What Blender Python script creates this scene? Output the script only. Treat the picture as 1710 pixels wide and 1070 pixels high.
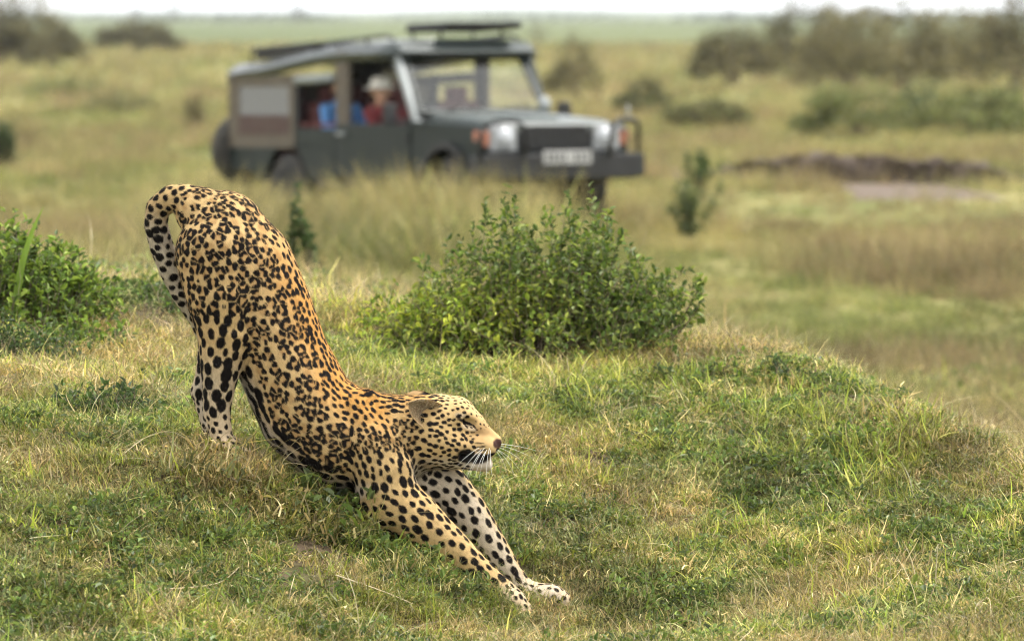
import bpy, bmesh, math, random
import numpy as np
from mathutils import Vector, Matrix, kdtree

for o in list(bpy.data.objects):
    bpy.data.objects.remove(o)
SC = bpy.context.scene
COL = SC.collection
RNG = np.random.default_rng(7)
random.seed(7)

# ------------------------------------------------------------------ camera
CAM_H = 2.2
F_PX = 9500.0                      # focal length in pixels of the 1710 px wide picture (200 mm lens)
PITCH = math.atan(510.0 / F_PX)
cam_d = bpy.data.cameras.new('camera')
cam_d.sensor_width = 36.0
cam_d.lens = F_PX / 1710.0 * 36.0
cam_d.clip_start = 0.5
cam_d.clip_end = 30000.0
cam_d.dof.use_dof = True
cam_d.dof.focus_distance = 17.0
cam_d.dof.aperture_fstop = 5.0
cam = bpy.data.objects.new('camera', cam_d)
cam.location = (0, 0, CAM_H)
cam.rotation_euler = (math.pi / 2 - PITCH, 0, 0)
COL.objects.link(cam)
SC.camera = cam

# ------------------------------------------------------------------ world and sun (bright overcast)
SUN_EL, SUN_AZ = math.radians(64), math.radians(85)      # azimuth from +Y (away from camera) towards +X
world = bpy.data.worlds.new('World')
SC.world = world
world.use_nodes = True
nt = world.node_tree
bg = nt.nodes['Background']
sky = nt.nodes.new('ShaderNodeTexSky')
sky.sky_type = 'NISHITA'
sky.sun_disc = False
sky.sun_elevation = SUN_EL
sky.sun_rotation = SUN_AZ
sky.air_density = 1.0
sky.dust_density = 1.0
sky.ozone_density = 1.0
hsv = nt.nodes.new('ShaderNodeHueSaturation')
hsv.inputs['Saturation'].default_value = 0.15
hsv.inputs['Value'].default_value = 1.0
nt.links.new(sky.outputs[0], hsv.inputs['Color'])
cloud = nt.nodes.new('ShaderNodeMix'); cloud.data_type = 'RGBA'      # an even sheet of bright cloud over the clear sky
cloud.inputs['Factor'].default_value = 0.75
cloud.inputs['B'].default_value = (6.3, 6.4, 6.5, 1)
nt.links.new(hsv.outputs[0], cloud.inputs['A'])
nt.links.new(cloud.outputs['Result'], bg.inputs['Color'])
bg.inputs['Strength'].default_value = 0.076
sun_d = bpy.data.lights.new('sun', 'SUN')
sun_d.energy = 1.5
sun_d.angle = math.radians(11)
sun_d.color = (1.0, 0.965, 0.90)
sun = bpy.data.objects.new('sun', sun_d)
sd = Vector((math.sin(SUN_AZ) * math.cos(SUN_EL), math.cos(SUN_AZ) * math.cos(SUN_EL), math.sin(SUN_EL)))
sun.rotation_euler = (-sd).to_track_quat('-Z', 'Y').to_euler()
sun.location = (20, 20, 40)
COL.objects.link(sun)
SC.view_settings.view_transform = 'Standard'
SC.view_settings.look = 'None'
SC.view_settings.exposure = 2.02
SC.view_settings.gamma = 1.0
SC.view_settings.use_curve_mapping = False
SC.cycles.max_bounces = 4
SC.cycles.use_adaptive_sampling = True
SC.cycles.adaptive_threshold = 0.025
SC.cycles.diffuse_bounces = 2
SC.cycles.transmission_bounces = 4
SC.cycles.transparent_max_bounces = 8
SC.cycles.volume_bounces = 0
SC.cycles.filter_width = 1.1
SC.cycles.use_denoising = True
SC.cycles.denoising_prefilter = 'FAST'

# ------------------------------------------------------------------ helpers
SP, CP = math.sin(PITCH), math.cos(PITCH)

def P(px, py, Y):
    """the point of the place that lies at distance Y where the photograph shows pixel (px, py)"""
    u, v = (px - 855.0) / F_PX, (535.0 - py) / F_PX
    d = Vector((u, CP + v * SP, -SP + v * CP))
    return Vector((0, 0, CAM_H)) + d * (Y / d.y)

def tag(o, label=None, cat=None, group=None, kind=None):
    if label: o['label'] = label
    if cat: o['category'] = cat
    if group: o['group'] = group
    if kind: o['kind'] = kind
    return o

def link(o, parent=None):
    COL.objects.link(o)
    if parent is not None:
        o.parent = parent
    return o

def empty(name, loc=(0, 0, 0), rz=0.0):
    o = bpy.data.objects.new(name, None)
    o.empty_display_size = 0.2
    o.location = loc
    o.rotation_euler = (0, 0, rz)
    COL.objects.link(o)
    return o

def mesh_np(name, verts, faces, mats, cols=None, smooth=True, midx=None):
    """fast mesh from arrays; faces all of one size"""
    me = bpy.data.meshes.new(name)
    verts = np.ascontiguousarray(verts, dtype=np.float32)
    faces = np.ascontiguousarray(faces, dtype=np.int32)
    nf, k = faces.shape
    me.vertices.add(len(verts)); me.vertices.foreach_set('co', verts.ravel())
    me.loops.add(nf * k); me.loops.foreach_set('vertex_index', faces.ravel())
    me.polygons.add(nf)
    me.polygons.foreach_set('loop_start', np.arange(0, nf * k, k, dtype=np.int32))
    me.polygons.foreach_set('loop_total', np.full(nf, k, dtype=np.int32))
    me.polygons.foreach_set('use_smooth', np.full(nf, smooth))
    if midx is not None:
        me.polygons.foreach_set('material_index', midx.astype(np.int32))
    if cols is not None:
        at = me.attributes.new('col', 'FLOAT_COLOR', 'POINT')
        c4 = np.ones((len(verts), 4), dtype=np.float32); c4[:, :3] = cols
        at.data.foreach_set('color', c4.ravel())
    for m in (mats if isinstance(mats, (list, tuple)) else [mats]):
        me.materials.append(m)
    me.update(calc_edges=True)
    return me

def obj_np(name, verts, faces, mats, parent=None, **kw):
    return link(bpy.data.objects.new(name, mesh_np(name, verts, faces, mats, **kw)), parent)

def bm_obj(name, bm, mat, parent=None, smooth=False, bevel=0.0, seg=2):
    me = bpy.data.meshes.new(name)
    bmesh.ops.recalc_face_normals(bm, faces=bm.faces)
    bm.to_mesh(me); bm.free()
    me.materials.append(mat)
    for p in me.polygons: p.use_smooth = smooth
    o = link(bpy.data.objects.new(name, me), parent)
    if bevel > 0:
        m = o.modifiers.new('bevel', 'BEVEL'); m.width = bevel; m.segments = seg; m.limit_method = 'ANGLE'
        m.angle_limit = math.radians(35)
    return o

def add_box(bm, c, s, rot=None):
    M = Matrix.Translation(c) @ (rot.to_4x4() if rot is not None else Matrix.Identity(4)) @ Matrix.Diagonal((s[0], s[1], s[2], 1))
    bmesh.ops.create_cube(bm, size=1.0, matrix=M)

def box(name, c, s, mat, parent=None, bevel=0.01, rot=None):
    bm = bmesh.new(); add_box(bm, c, s, rot)
    return bm_obj(name, bm, mat, parent, bevel=bevel)

def prism(name, prof, y0, y1, mat, parent=None, bevel=0.01, axis='y', smooth=False):
    """profile of (a, b) points swept along an axis: y -> (a, y, b); x -> (x, a, b); z -> (a, b, z)"""
    bm = bmesh.new()
    f = {'y': lambda a, b, t: (a, t, b), 'x': lambda a, b, t: (t, a, b), 'z': lambda a, b, t: (a, b, t)}[axis]
    v0 = [bm.verts.new(f(a, b, y0)) for a, b in prof]
    v1 = [bm.verts.new(f(a, b, y1)) for a, b in prof]
    n = len(prof)
    bm.faces.new(v0); bm.faces.new(v1[::-1])
    for i in range(n):
        bm.faces.new((v0[i], v0[(i + 1) % n], v1[(i + 1) % n], v1[i]))
    return bm_obj(name, bm, mat, parent, bevel=bevel, smooth=smooth)

def add_tube(bm, pts, rad, n=8, cap=True):
    pts = [Vector(p) for p in pts]
    rads = rad if isinstance(rad, (list, tuple)) else [rad] * len(pts)
    rings = []
    up = Vector((0.13, 0.21, 0.97))
    for i, p in enumerate(pts):
        t = (pts[min(i + 1, len(pts) - 1)] - pts[max(i - 1, 0)]).normalized()
        if abs(t.dot(up)) > 0.97: a = t.cross(Vector((1, 0, 0))).normalized()
        else: a = t.cross(up).normalized()
        b = t.cross(a)
        rings.append([bm.verts.new(p + (a * math.cos(2 * math.pi * k / n) + b * math.sin(2 * math.pi * k / n)) * rads[i]) for k in range(n)])
    for r0, r1 in zip(rings, rings[1:]):
        for k in range(n):
            bm.faces.new((r0[k], r0[(k + 1) % n], r1[(k + 1) % n], r1[k]))
    if cap:
        bm.faces.new(rings[0][::-1]); bm.faces.new(rings[-1])

def tube(name, pts, rad, mat, parent=None, n=8):
    bm = bmesh.new(); add_tube(bm, pts, rad, n)
    return bm_obj(name, bm, mat, parent, smooth=True)

def lathe(name, prof, mat, parent=None, loc=(0, 0, 0), n=28, smooth=True):
    """profile of (radius, y) turned round the local y axis"""
    bm = bmesh.new()
    rings = [[bm.verts.new((r * math.cos(2 * math.pi * k / n), y, r * math.sin(2 * math.pi * k / n))) for k in range(n)] for r, y in prof]
    for r0, r1 in zip(rings, rings[1:]):
        for k in range(n):
            bm.faces.new((r0[k], r0[(k + 1) % n], r1[(k + 1) % n], r1[k]))
    bm.faces.new(rings[0]); bm.faces.new(rings[-1][::-1])
    o = bm_obj(name, bm, mat, parent, smooth=smooth)
    o.location = loc
    return o

# ------------------------------------------------------------------ materials
def new_mat(name):
    m = bpy.data.materials.new(name); m.use_nodes = True
    t = m.node_tree
    return m, t, t.nodes['Principled BSDF'], t.nodes['Material Output']

def paint(name, col, rough=0.5, metal=0.0, dust=None, dust_amt=0.35, scale=6.0, bump=0.0, coat=0.0):
    """plain surface with uneven dirt"""
    m, t, b, out = new_mat(name)
    b.inputs['Metallic'].default_value = metal
    b.inputs['Coat Weight'].default_value = coat
    tc = t.nodes.new('ShaderNodeTexCoord')
    nz = t.nodes.new('ShaderNodeTexNoise'); nz.inputs['Scale'].default_value = scale; nz.inputs['Detail'].default_value = 6
    t.links.new(tc.outputs['Object'], nz.inputs['Vector'])
    rp = t.nodes.new('ShaderNodeValToRGB')
    rp.color_ramp.elements[0].position = 0.38; rp.color_ramp.elements[1].position = 0.72
    d = dust if dust is not None else tuple(min(1, c * 1.35 + 0.01) for c in col)
    rp.color_ramp.elements[0].color = (*col, 1)
    rp.color_ramp.elements[1].color = (*[c * (1 - dust_amt) + e * dust_amt for c, e in zip(col, d)], 1)
    t.links.new(nz.outputs['Fac'], rp.inputs['Fac'])
    t.links.new(rp.outputs[0], b.inputs['Base Color'])
    mr = t.nodes.new('ShaderNodeMapRange')
    mr.inputs['To Min'].default_value = max(0.02, rough - 0.1); mr.inputs['To Max'].default_value = min(1, rough + 0.15)
    t.links.new(nz.outputs['Fac'], mr.inputs['Value']); t.links.new(mr.outputs[0], b.inputs['Roughness'])
    if bump > 0:
        n2 = t.nodes.new('ShaderNodeTexNoise'); n2.inputs['Scale'].default_value = scale * 12; n2.inputs['Detail'].default_value = 4
        t.links.new(tc.outputs['Object'], n2.inputs['Vector'])
        bp = t.nodes.new('ShaderNodeBump'); bp.inputs['Strength'].default_value = bump; bp.inputs['Distance'].default_value = 0.01
        t.links.new(n2.outputs['Fac'], bp.inputs['Height']); t.links.new(bp.outputs[0], b.inputs['Normal'])
    return m

def leaf_mat(name, trans=0.35, rough=0.55, tint=True, gain=(1, 1, 1)):
    """plant tissue: colour from the blade or leaf itself, a bit of light comes through"""
    m, t, b, out = new_mat(name)
    a = t.nodes.new('ShaderNodeAttribute'); a.attribute_name = 'col'
    colout = a.outputs['Color']
    mg = t.nodes.new('ShaderNodeMix'); mg.data_type = 'RGBA'; mg.blend_type = 'MULTIPLY'; mg.inputs['Factor'].default_value = 1
    t.links.new(colout, mg.inputs['A']); mg.inputs['B'].default_value = (*gain, 1); colout = mg.outputs['Result']
    if tint:
        ti = t.nodes.new('ShaderNodeAttribute'); ti.attribute_type = 'INSTANCER'; ti.attribute_name = 'tint'
        mx = t.nodes.new('ShaderNodeMix'); mx.data_type = 'RGBA'; mx.blend_type = 'MULTIPLY'; mx.inputs['Factor'].default_value = 1
        t.links.new(colout, mx.inputs['A']); t.links.new(ti.outputs['Color'], mx.inputs['B'])
        colout = mx.outputs['Result']
    t.links.new(colout, b.inputs['Base Color'])
    b.inputs['Roughness'].default_value = rough
    b.inputs['Specular IOR Level'].default_value = 0.3
    tr = t.nodes.new('ShaderNodeBsdfTranslucent'); t.links.new(colout, tr.inputs['Color'])
    ms = t.nodes.new('ShaderNodeMixShader'); ms.inputs[0].default_value = trans
    t.links.new(b.outputs[0], ms.inputs[1]); t.links.new(tr.outputs[0], ms.inputs[2])
    t.links.new(ms.outputs[0], out.inputs['Surface'])
    return m

def vcol_mat(name, rough=0.85, sheen=0.0, spec=0.3):
    m, t, b, out = new_mat(name)
    a = t.nodes.new('ShaderNodeAttribute'); a.attribute_name = 'col'
    t.links.new(a.outputs['Color'], b.inputs['Base Color'])
    b.inputs['Roughness'].default_value = rough
    b.inputs['Sheen Weight'].default_value = sheen
    b.inputs['Specular IOR Level'].default_value = spec
    return m

def glass_mat(name, tint=(0.85, 0.9, 0.88), refl=0.12, haze=0.0):
    m, t, b, out = new_mat(name)
    t.nodes.remove(b)
    tp = t.nodes.new('ShaderNodeBsdfTransparent'); tp.inputs[0].default_value = (*tint, 1)
    gl = t.nodes.new('ShaderNodeBsdfGlossy'); gl.inputs['Roughness'].default_value = 0.03
    lw = t.nodes.new('ShaderNodeLayerWeight'); lw.inputs[0].default_value = .5
    fr = t.nodes.new('ShaderNodeMath'); fr.operation = 'POWER'; fr.inputs[1].default_value = 4.0
    t.links.new(lw.outputs['Facing'], fr.inputs[0])
    ad = t.nodes.new('ShaderNodeMath'); ad.operation = 'ADD'; ad.use_clamp = True; ad.inputs[1].default_value = refl
    t.links.new(fr.outputs[0], ad.inputs[0])
    ms = t.nodes.new('ShaderNodeMixShader')
    t.links.new(ad.outputs[0], ms.inputs[0]); t.links.new(tp.outputs[0], ms.inputs[1]); t.links.new(gl.outputs[0], ms.inputs[2])
    t.links.new(ms.outputs[0], out.inputs['Surface'])
    if haze > 0:                                            # scratched, dusty clear plastic
        df = t.nodes.new('ShaderNodeBsdfDiffuse'); df.inputs[0].default_value = (.34, .34, .35, 1)
        m2 = t.nodes.new('ShaderNodeMixShader'); m2.inputs[0].default_value = haze
        t.links.new(ms.outputs[0], m2.inputs[1]); t.links.new(df.outputs[0], m2.inputs[2])
        t.links.new(m2.outputs[0], out.inputs['Surface'])
    return m

M_leaf = leaf_mat('leaf_tissue', 0.35, 0.5, tint=False)
M_blade = leaf_mat('grass_blade', 0.34, 0.42)
M_tall = leaf_mat('tall_grass_blade', 0.38, 0.6)

# smooth value noise on arrays
def vnoise(x, y, seed=0):
    r = np.random.default_rng(seed)
    tab = r.random((256, 256))
    xi, yi = np.floor(x).astype(int), np.floor(y).astype(int)
    fx, fy = x - xi, y - yi
    fx, fy = fx * fx * (3 - 2 * fx), fy * fy * (3 - 2 * fy)
    g = lambda a, b: tab[a % 256, b % 256]
    return (g(xi, yi) * (1 - fx) + g(xi + 1, yi) * fx) * (1 - fy) + (g(xi, yi + 1) * (1 - fx) + g(xi + 1, yi + 1) * fx) * fy

def fnoise(x, y, seed=0, oct=4):
    s, a, tot = 0, 1.0, 0
    for k in range(oct):
        s = s + a * vnoise(x * 2 ** k + 17.3 * k, y * 2 ** k + 5.1 * k, seed + k); tot += a; a *= 0.5
    return s / tot

def sstep(a, b, x):
    t = np.clip((x - a) / (b - a), 0, 1)
    return t * t * (3 - 2 * t)

# ------------------------------------------------------------------ ground
MOUND = [(0, 1070, 15.3), (430, 1070, 15.5), (700, 1080, 15.9), (870, 1085, 16.2), (1300, 1070, 16.0), (1710, 1070, 15.6),
         (0, 745, 17.0), (395, 768, 16.92), (380, 758, 17.08), (500, 838, 16.95), (560, 872, 16.9), (660, 905, 16.9), (760, 966, 16.9), (872, 1036, 16.9), (938, 1014, 17.08), (735, 878, 17.1),
         (1200, 850, 18.2), (1060, 950, 17.4), (1450, 880, 17.8), (1700, 900, 17.3),
         (0, 500, 20.5), (250, 515, 20.5), (560, 552, 20.4), (855, 588, 20.3), (1150, 608, 20.0), (1300, 635, 19.5), (1500, 735, 18.7), (1710, 822, 18.0)]
_mp = np.array([P(*m)[:] for m in MOUND])

def _tps_fit(p, z, lam=0.01):
    n = len(p)
    d = np.linalg.norm(p[:, None] - p[None], axis=2)
    K = np.where(d > 0, d * d * np.log(d + 1e-9), 0) + lam * np.eye(n)
    A = np.zeros((n + 3, n + 3)); A[:n, :n] = K; A[:n, n] = 1; A[:n, n + 1:] = p
    A[n, :n] = 1; A[n + 1:, :n] = p.T
    return np.linalg.solve(A, np.concatenate([z, np.zeros(3)]))
_w = _tps_fit(_mp[:, :2], _mp[:, 2])

def _tps(x, y):
    s = _w[len(_mp)] + _w[len(_mp) + 1] * x + _w[len(_mp) + 2] * y
    for i, q in enumerate(_mp):
        d2 = (x - q[0]) ** 2 + (y - q[1]) ** 2
        s = s + _w[i] * 0.5 * d2 * np.log(d2 + 1e-12)
    return s

def crest(x):
    return np.interp(x, [-1.8, 0, 0.65, 0.95, 1.3, 1.65, 2.6], [20.6, 20.4, 20.1, 19.5, 18.7, 18.0, 17.0])

def ground_z(x, y):
    x = np.asarray(x, dtype=float); y = np.asarray(y, dtype=float)
    yc = crest(x)
    z = _tps(np.clip(x, -2.3, 2.1), np.clip(y, 14.9, yc + 0.25))
    z = np.clip(z, 0.2, 1.4)
    t_ = np.clip((y - yc - .2) / np.interp(x, [-2, .2, 1.7], [23., 22., 12.5]), 0, 1)
    f = (1 - .75 * t_ - .25 * sstep(0, 1, t_)) * sstep(4, 13, y) * (1 - sstep(3, 14, np.abs(x)))
    n = (fnoise(x * 2.2, y * 2.2, 3, 4) - 0.5) * 0.09 + (fnoise(x * 7, y * 7, 8, 2) - 0.5) * 0.055
    far = sstep(30, 60, y)
    plain = (fnoise(x * 0.12, y * 0.07, 11, 3) - 0.5) * 0.22 * sstep(24, 40, y) * (1 - sstep(150, 400, y))
    return z * f + n * (1 - far) * (np.abs(x) < 30) + plain

# a sheet whose mesh is fine on the mound and coarse towards the horizon
xs = np.concatenate([-np.geomspace(6000, 3.1, 46), np.linspace(-3, 3, 151), np.geomspace(3.1, 6000, 46)])
ys = np.concatenate([np.linspace(-40, 13.5, 20), np.linspace(14, 23, 181), np.geomspace(23.2, 140, 120), np.geomspace(145, 7000, 50)])
gx, gy = np.meshgrid(xs, ys, indexing='ij')
gz = ground_z(gx, gy)
nx, ny = gx.shape
ii = np.arange(nx * ny).reshape(nx, ny)
gq = np.stack([ii[:-1, :-1], ii[1:, :-1], ii[1:, 1:], ii[:-1, 1:]], -1).reshape(-1, 4)

m, t, b, out = new_mat('savanna_ground')
geo = t.nodes.new('ShaderNodeNewGeometry')
sep = t.nodes.new('ShaderNodeSeparateXYZ'); t.links.new(geo.outputs['Position'], sep.inputs[0])
def _noise(scale, detail=6, vec=None, rough=0.6):
    n = t.nodes.new('ShaderNodeTexNoise'); n.inputs['Scale'].default_value = scale; n.inputs['Detail'].default_value = detail
    n.inputs['Roughness'].default_value = rough
    t.links.new(vec if vec is not None else geo.outputs['Position'], n.inputs['Vector']); return n.outputs['Fac']
def _ramp(fac, stops):
    r = t.nodes.new('ShaderNodeValToRGB')
    while len(r.color_ramp.elements) < len(stops): r.color_ramp.elements.new(0.5)
    for e, (p_, c) in zip(r.color_ramp.elements, stops): e.position = p_; e.color = (*c, 1)
    t.links.new(fac, r.inputs['Fac']); return r.outputs[0]
def _mix(f, a, b_):
    x = t.nodes.new('ShaderNodeMix'); x.data_type = 'RGBA'
    if isinstance(f, float): x.inputs['Factor'].default_value = f
    else: t.links.new(f, x.inputs['Factor'])
    for s, v in (('A', a), ('B', b_)):
        if isinstance(v, tuple): x.inputs[s].default_value = (*v, 1)
        else: t.links.new(v, x.inputs[s])
    return x.outputs['Result']
def _range(v, a, b_):
    x = t.nodes.new('ShaderNodeMapRange'); x.interpolation_type = 'SMOOTHSTEP'
    x.inputs['From Min'].default_value = a; x.inputs['From Max'].default_value = b_
    t.links.new(v, x.inputs['Value']); return x.outputs[0]
soil = _ramp(_noise(14, 8), [(0.3, (0.055, 0.038, 0.026)), (0.55, (0.11, 0.08, 0.05)), (0.75, (0.17, 0.13, 0.085))])
turf = _ramp(_noise(5, 6), [(0.3, (0.055, 0.07, 0.022)), (0.6, (0.09, 0.10, 0.03)), (0.8, (0.16, 0.13, 0.06))])
near = _mix(_ramp(_noise(2.3, 5), [(0.45, (0, 0, 0)), (0.6, (1, 1, 1))]), soil, turf)
mp = t.nodes.new('ShaderNodeMapping'); mp.inputs['Scale'].default_value = (0.16, 0.05, 0.1)
t.links.new(geo.outputs['Position'], mp.inputs['Vector'])
plain = _ramp(_noise(1.0, 7, mp.outputs[0]), [(0.3, (0.085, 0.105, 0.03)), (0.48, (0.19, 0.18, 0.065)), (0.62, (0.28, 0.24, 0.10)), (0.8, (0.14, 0.15, 0.045))])
mp2 = t.nodes.new('ShaderNodeMapping'); mp2.inputs['Scale'].default_value = (0.01, 0.0022, 0.1)
t.links.new(geo.outputs['Position'], mp2.inputs['Vector'])
farc = _ramp(_noise(1.0, 5, mp2.outputs[0]), [(0.35, (0.085, 0.105, 0.048)), (0.6, (0.125, 0.142, 0.063)), (0.75, (0.155, 0.157, 0.07))])
c = _mix(_range(sep.outputs['Y'], 22, 36), near, plain)
c = _mix(_range(sep.outputs['Y'], 330, 520), c, farc)
t.links.new(c, b.inputs['Base Color']); b.inputs['Roughness'].default_value = 0.95
b.inputs['Specular IOR Level'].default_value = 0.1
bp = t.nodes.new('ShaderNodeBump'); bp.inputs['Strength'].default_value = 0.8; bp.inputs['Distance'].default_value = 0.02
t.links.new(_noise(60, 5), bp.inputs['Height']); t.links.new(bp.outputs[0], b.inputs['Normal'])
M_ground = m
ground = tag(obj_np('ground', np.stack([gx, gy, gz], -1).reshape(-1, 3), gq, M_ground), 'grassy mound in front of an open savanna plain', kind='structure')

# low hills along the horizon
def hill_strip(name, dist, depth, peaks, mat, label):
    hx = np.linspace(-0.16, 0.16, 161) * dist
    hz = np.zeros_like(hx)
    for cx, w_, h_ in peaks: hz += h_ * np.exp(-((hx / dist - cx) / w_) ** 2)
    hz += (fnoise(hx / dist * 60, hx * 0, 31, 4) - 0.5) * 1.2
    rows = []
    for f, d in ((0.0, -0.5), (0.6, 0.18), (0.95, 0.6), (1.0, 1.0), (0.0, 2.2)):
        rows.append(np.stack([hx, np.full_like(hx, dist + d * depth), np.maximum(hz * f, -0.4 if f else -0.5)], -1))
    v = np.array(rows).transpose(1, 0, 2); n_, r_ = v.shape[:2]
    k = np.arange(n_ * r_).reshape(n_, r_)
    q = np.stack([k[:-1, :-1], k[1:, :-1], k[1:, 1:], k[:-1, 1:]], -1).reshape(-1, 4)
    return tag(obj_np(name, v.reshape(-1, 3), q, mat), label, kind='structure')
M_hill = paint('hill_scrub', (0.09, 0.12, 0.06), 0.95, dust=(0.16, 0.18, 0.08), dust_amt=0.6, scale=0.006)
hill_strip('hills', 4600, 500, [(-0.05, 0.06, 4.0), (0.04, 0.05, 4.6), (0.1, 0.03, 4.2), (-0.11, 0.03, 4.0), (0.0, 0.02, 3.0)], M_hill, 'low green ridge far away along the horizon')

# ------------------------------------------------------------------ grass (stuff): clumps spread over the ground
def blades(n, rad, lmin, lmax, w, lean, curl, cols, seg=4, up=1.0, seed=0, tip=0.1, droop=0.0):
    """n tapered bent blades; returns verts, quads, colours"""
    r = np.random.default_rng(seed)
    a = r.random(n) * 2 * np.pi; rr = np.sqrt(r.random(n)) * rad
    base = np.stack([np.cos(a) * rr, np.sin(a) * rr, np.full(n, -0.012)], -1)
    L = lmin + (lmax - lmin) * r.random(n) ** 1.6
    ha = a + r.normal(0, 1.1, n)
    le = np.abs(r.normal(0, lean, n))
    d = np.stack([np.cos(ha) * np.sin(le), np.sin(ha) * np.sin(le), np.cos(le) * up], -1)
    d /= np.linalg.norm(d, axis=1)[:, None]
    side = np.stack([-np.sin(ha + r.normal(0, .6, n)), np.cos(ha), np.zeros(n)], -1)
    W = w * (0.6 + 0.8 * r.random(n))
    V, p = [], base.copy()
    bend = r.normal(0, curl, (n, 3)); bend[:, 2] = bend[:, 2] * 0.5 - droop * (0.5 + r.random(n))
    for s in range(seg + 1):
        f = s / seg
        ww = (W * (1 - f) ** 0.7 + W * tip * f)[:, None] * 0.5
        V.append(p - side * ww); V.append(p + side * ww)
        d = d + bend / seg + r.normal(0, curl * 0.35, (n, 3)) / seg
        d /= np.linalg.norm(d, axis=1)[:, None]
        p = p + d * (L / seg)[:, None]
        p[:, 2] = np.maximum(p[:, 2], 0.004)
    V = np.stack(V, 1)                                       # n, 2(seg+1), 3
    m_ = 2 * (seg + 1)
    off = (np.arange(n) * m_)[:, None, None]
    q = np.array([[2 * s, 2 * s + 1, 2 * s + 3, 2 * s + 2] for s in range(seg)])[None] + off
    cc = np.array(cols)[r.choice(len(cols), n, p=None)] * (0.45 + 1.25 * r.random(n) ** 1.5)[:, None]
    C = np.repeat(cc[:, None], m_, 1)
    tipf = np.repeat(np.linspace(0, 1, seg + 1), 2)[None, :, None]
    C = C * (1 - 0.25 * tipf) + np.array([0.34, 0.28, 0.12]) * 0.25 * tipf
    return V.reshape(-1, 3), q.reshape(-1, 4), C.reshape(-1, 3)

def leaves_flat(n, rad, size, h, cols, seed=0):
    """small oval leaves of a ground-hugging weed: each a folded 4-face leaf"""
    r = np.random.default_rng(seed)
    a = r.random(n) * 2 * np.pi; rr = np.sqrt(r.random(n)) * rad
    c = np.stack([np.cos(a) * rr, np.sin(a) * rr, h * r.random(n) * (1 - rr / rad * 0.6)], -1)
    return leaf_geo(c, size * (0.6 + 0.8 * r.random(n)), np.array(cols)[r.integers(0, len(cols), n)] * (0.7 + 0.6 * r.random(n))[:, None], r, tilt=0.7)

def leaf_geo(c, L, col, r, tilt=0.8, dirs=None, ratio=0.45, fold=0.18):
    n = len(c)
    if dirs is None:
        a = r.random(n) * 2 * np.pi; e = r.normal(0.25, tilt, n)
        dirs = np.stack([np.cos(a) * np.cos(e), np.sin(a) * np.cos(e), np.sin(e)], -1)
    up = r.normal(0, 0.5, (n, 3)) + np.array([0, 0, 1.0])
    s = np.cross(dirs, up); s /= np.linalg.norm(s, axis=1)[:, None] + 1e-9
    nn = np.cross(s, dirs)
    L = L[:, None]
    prof = [(0, 0), (0.35, 1.0), (0.72, 0.78), (1.0, 0.0)]
    V = [c]
    for f, w_ in prof[1:3]:
        mid = c + dirs * L * f - nn * L * 0.12 * f * f
        V += [mid - s * L * ratio * 0.5 * w_ + nn * L * fold * w_, mid, mid + s * L * ratio * 0.5 * w_ + nn * L * fold * w_]
    V.append(c + dirs * L - nn * L * 0.14)
    V = np.stack(V, 1)                                        # base, l1,m1,r1, l2,m2,r2, tip
    off = (np.arange(n) * 8)[:, None, None]
    q = np.array([[0, 2, 1, 1], [0, 3, 2, 2], [1, 2, 5, 4], [2, 3, 6, 5], [4, 5, 7, 7], [5, 6, 7, 7]])
    tri = []
    for f in q:
        f = list(dict.fromkeys(f)); tri.append(f[:3])
        if len(f) == 4: tri.append([f[0], f[2], f[3]])
    q = np.array(tri)[None] + off
    C = np.repeat(col[:, None], 8, 1) * np.array([0.8, 1, .85, 1, 1, .9, 1, 1.05])[None, :, None]
    return V.reshape(-1, 3), q.reshape(-1, 3), C.reshape(-1, 3)

G_green = [(0.129, 0.188, 0.024), (0.186, 0.239, 0.031), (0.271, 0.302, 0.043), (0.371, 0.352, 0.072), (0.2, 0.213, 0.06)]
G_mix = [(0.171, 0.188, 0.036), (0.271, 0.251, 0.06), (0.385, 0.327, 0.096), (0.571, 0.415, 0.179), (0.62, 0.515, 0.251)]
G_grey = [(0.214, 0.245, 0.083), (0.329, 0.327, 0.12), (0.171, 0.188, 0.054), (0.514, 0.415, 0.191)]
G_straw = [(0.50, 0.41, 0.22), (0.42, 0.32, 0.15), (0.58, 0.49, 0.30), (0.28, 0.20, 0.10), (0.28, 0.25, 0.09)]
G_bright = [(0.3, 0.352, 0.042), (0.385, 0.415, 0.06), (0.228, 0.302, 0.042), (0.456, 0.427, 0.096)]
G_broad = [(0.099, 0.15, 0.033), (0.143, 0.201, 0.042), (0.2, 0.251, 0.048), (0.106, 0.132, 0.048)]

def to_tri(q): return np.concatenate([q[:, [0, 1, 2]], q[:, [0, 2, 3]]])

def proto_collection(name, makers, mat):
    c = bpy.data.collections.new(name)
    for i, parts in enumerate(makers):
        vs, fs, cs, o = [], [], [], 0
        for v, f, cc in parts:
            if f.shape[1] == 4: f = to_tri(f)
            vs.append(v); fs.append(f + o); cs.append(cc); o += len(v)
        me = mesh_np(name, np.concatenate(vs), np.concatenate(fs), mat, cols=np.concatenate(cs), smooth=False)
        c.objects.link(bpy.data.objects.new('%s.%03d' % (name, i), me))
    return c

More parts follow.
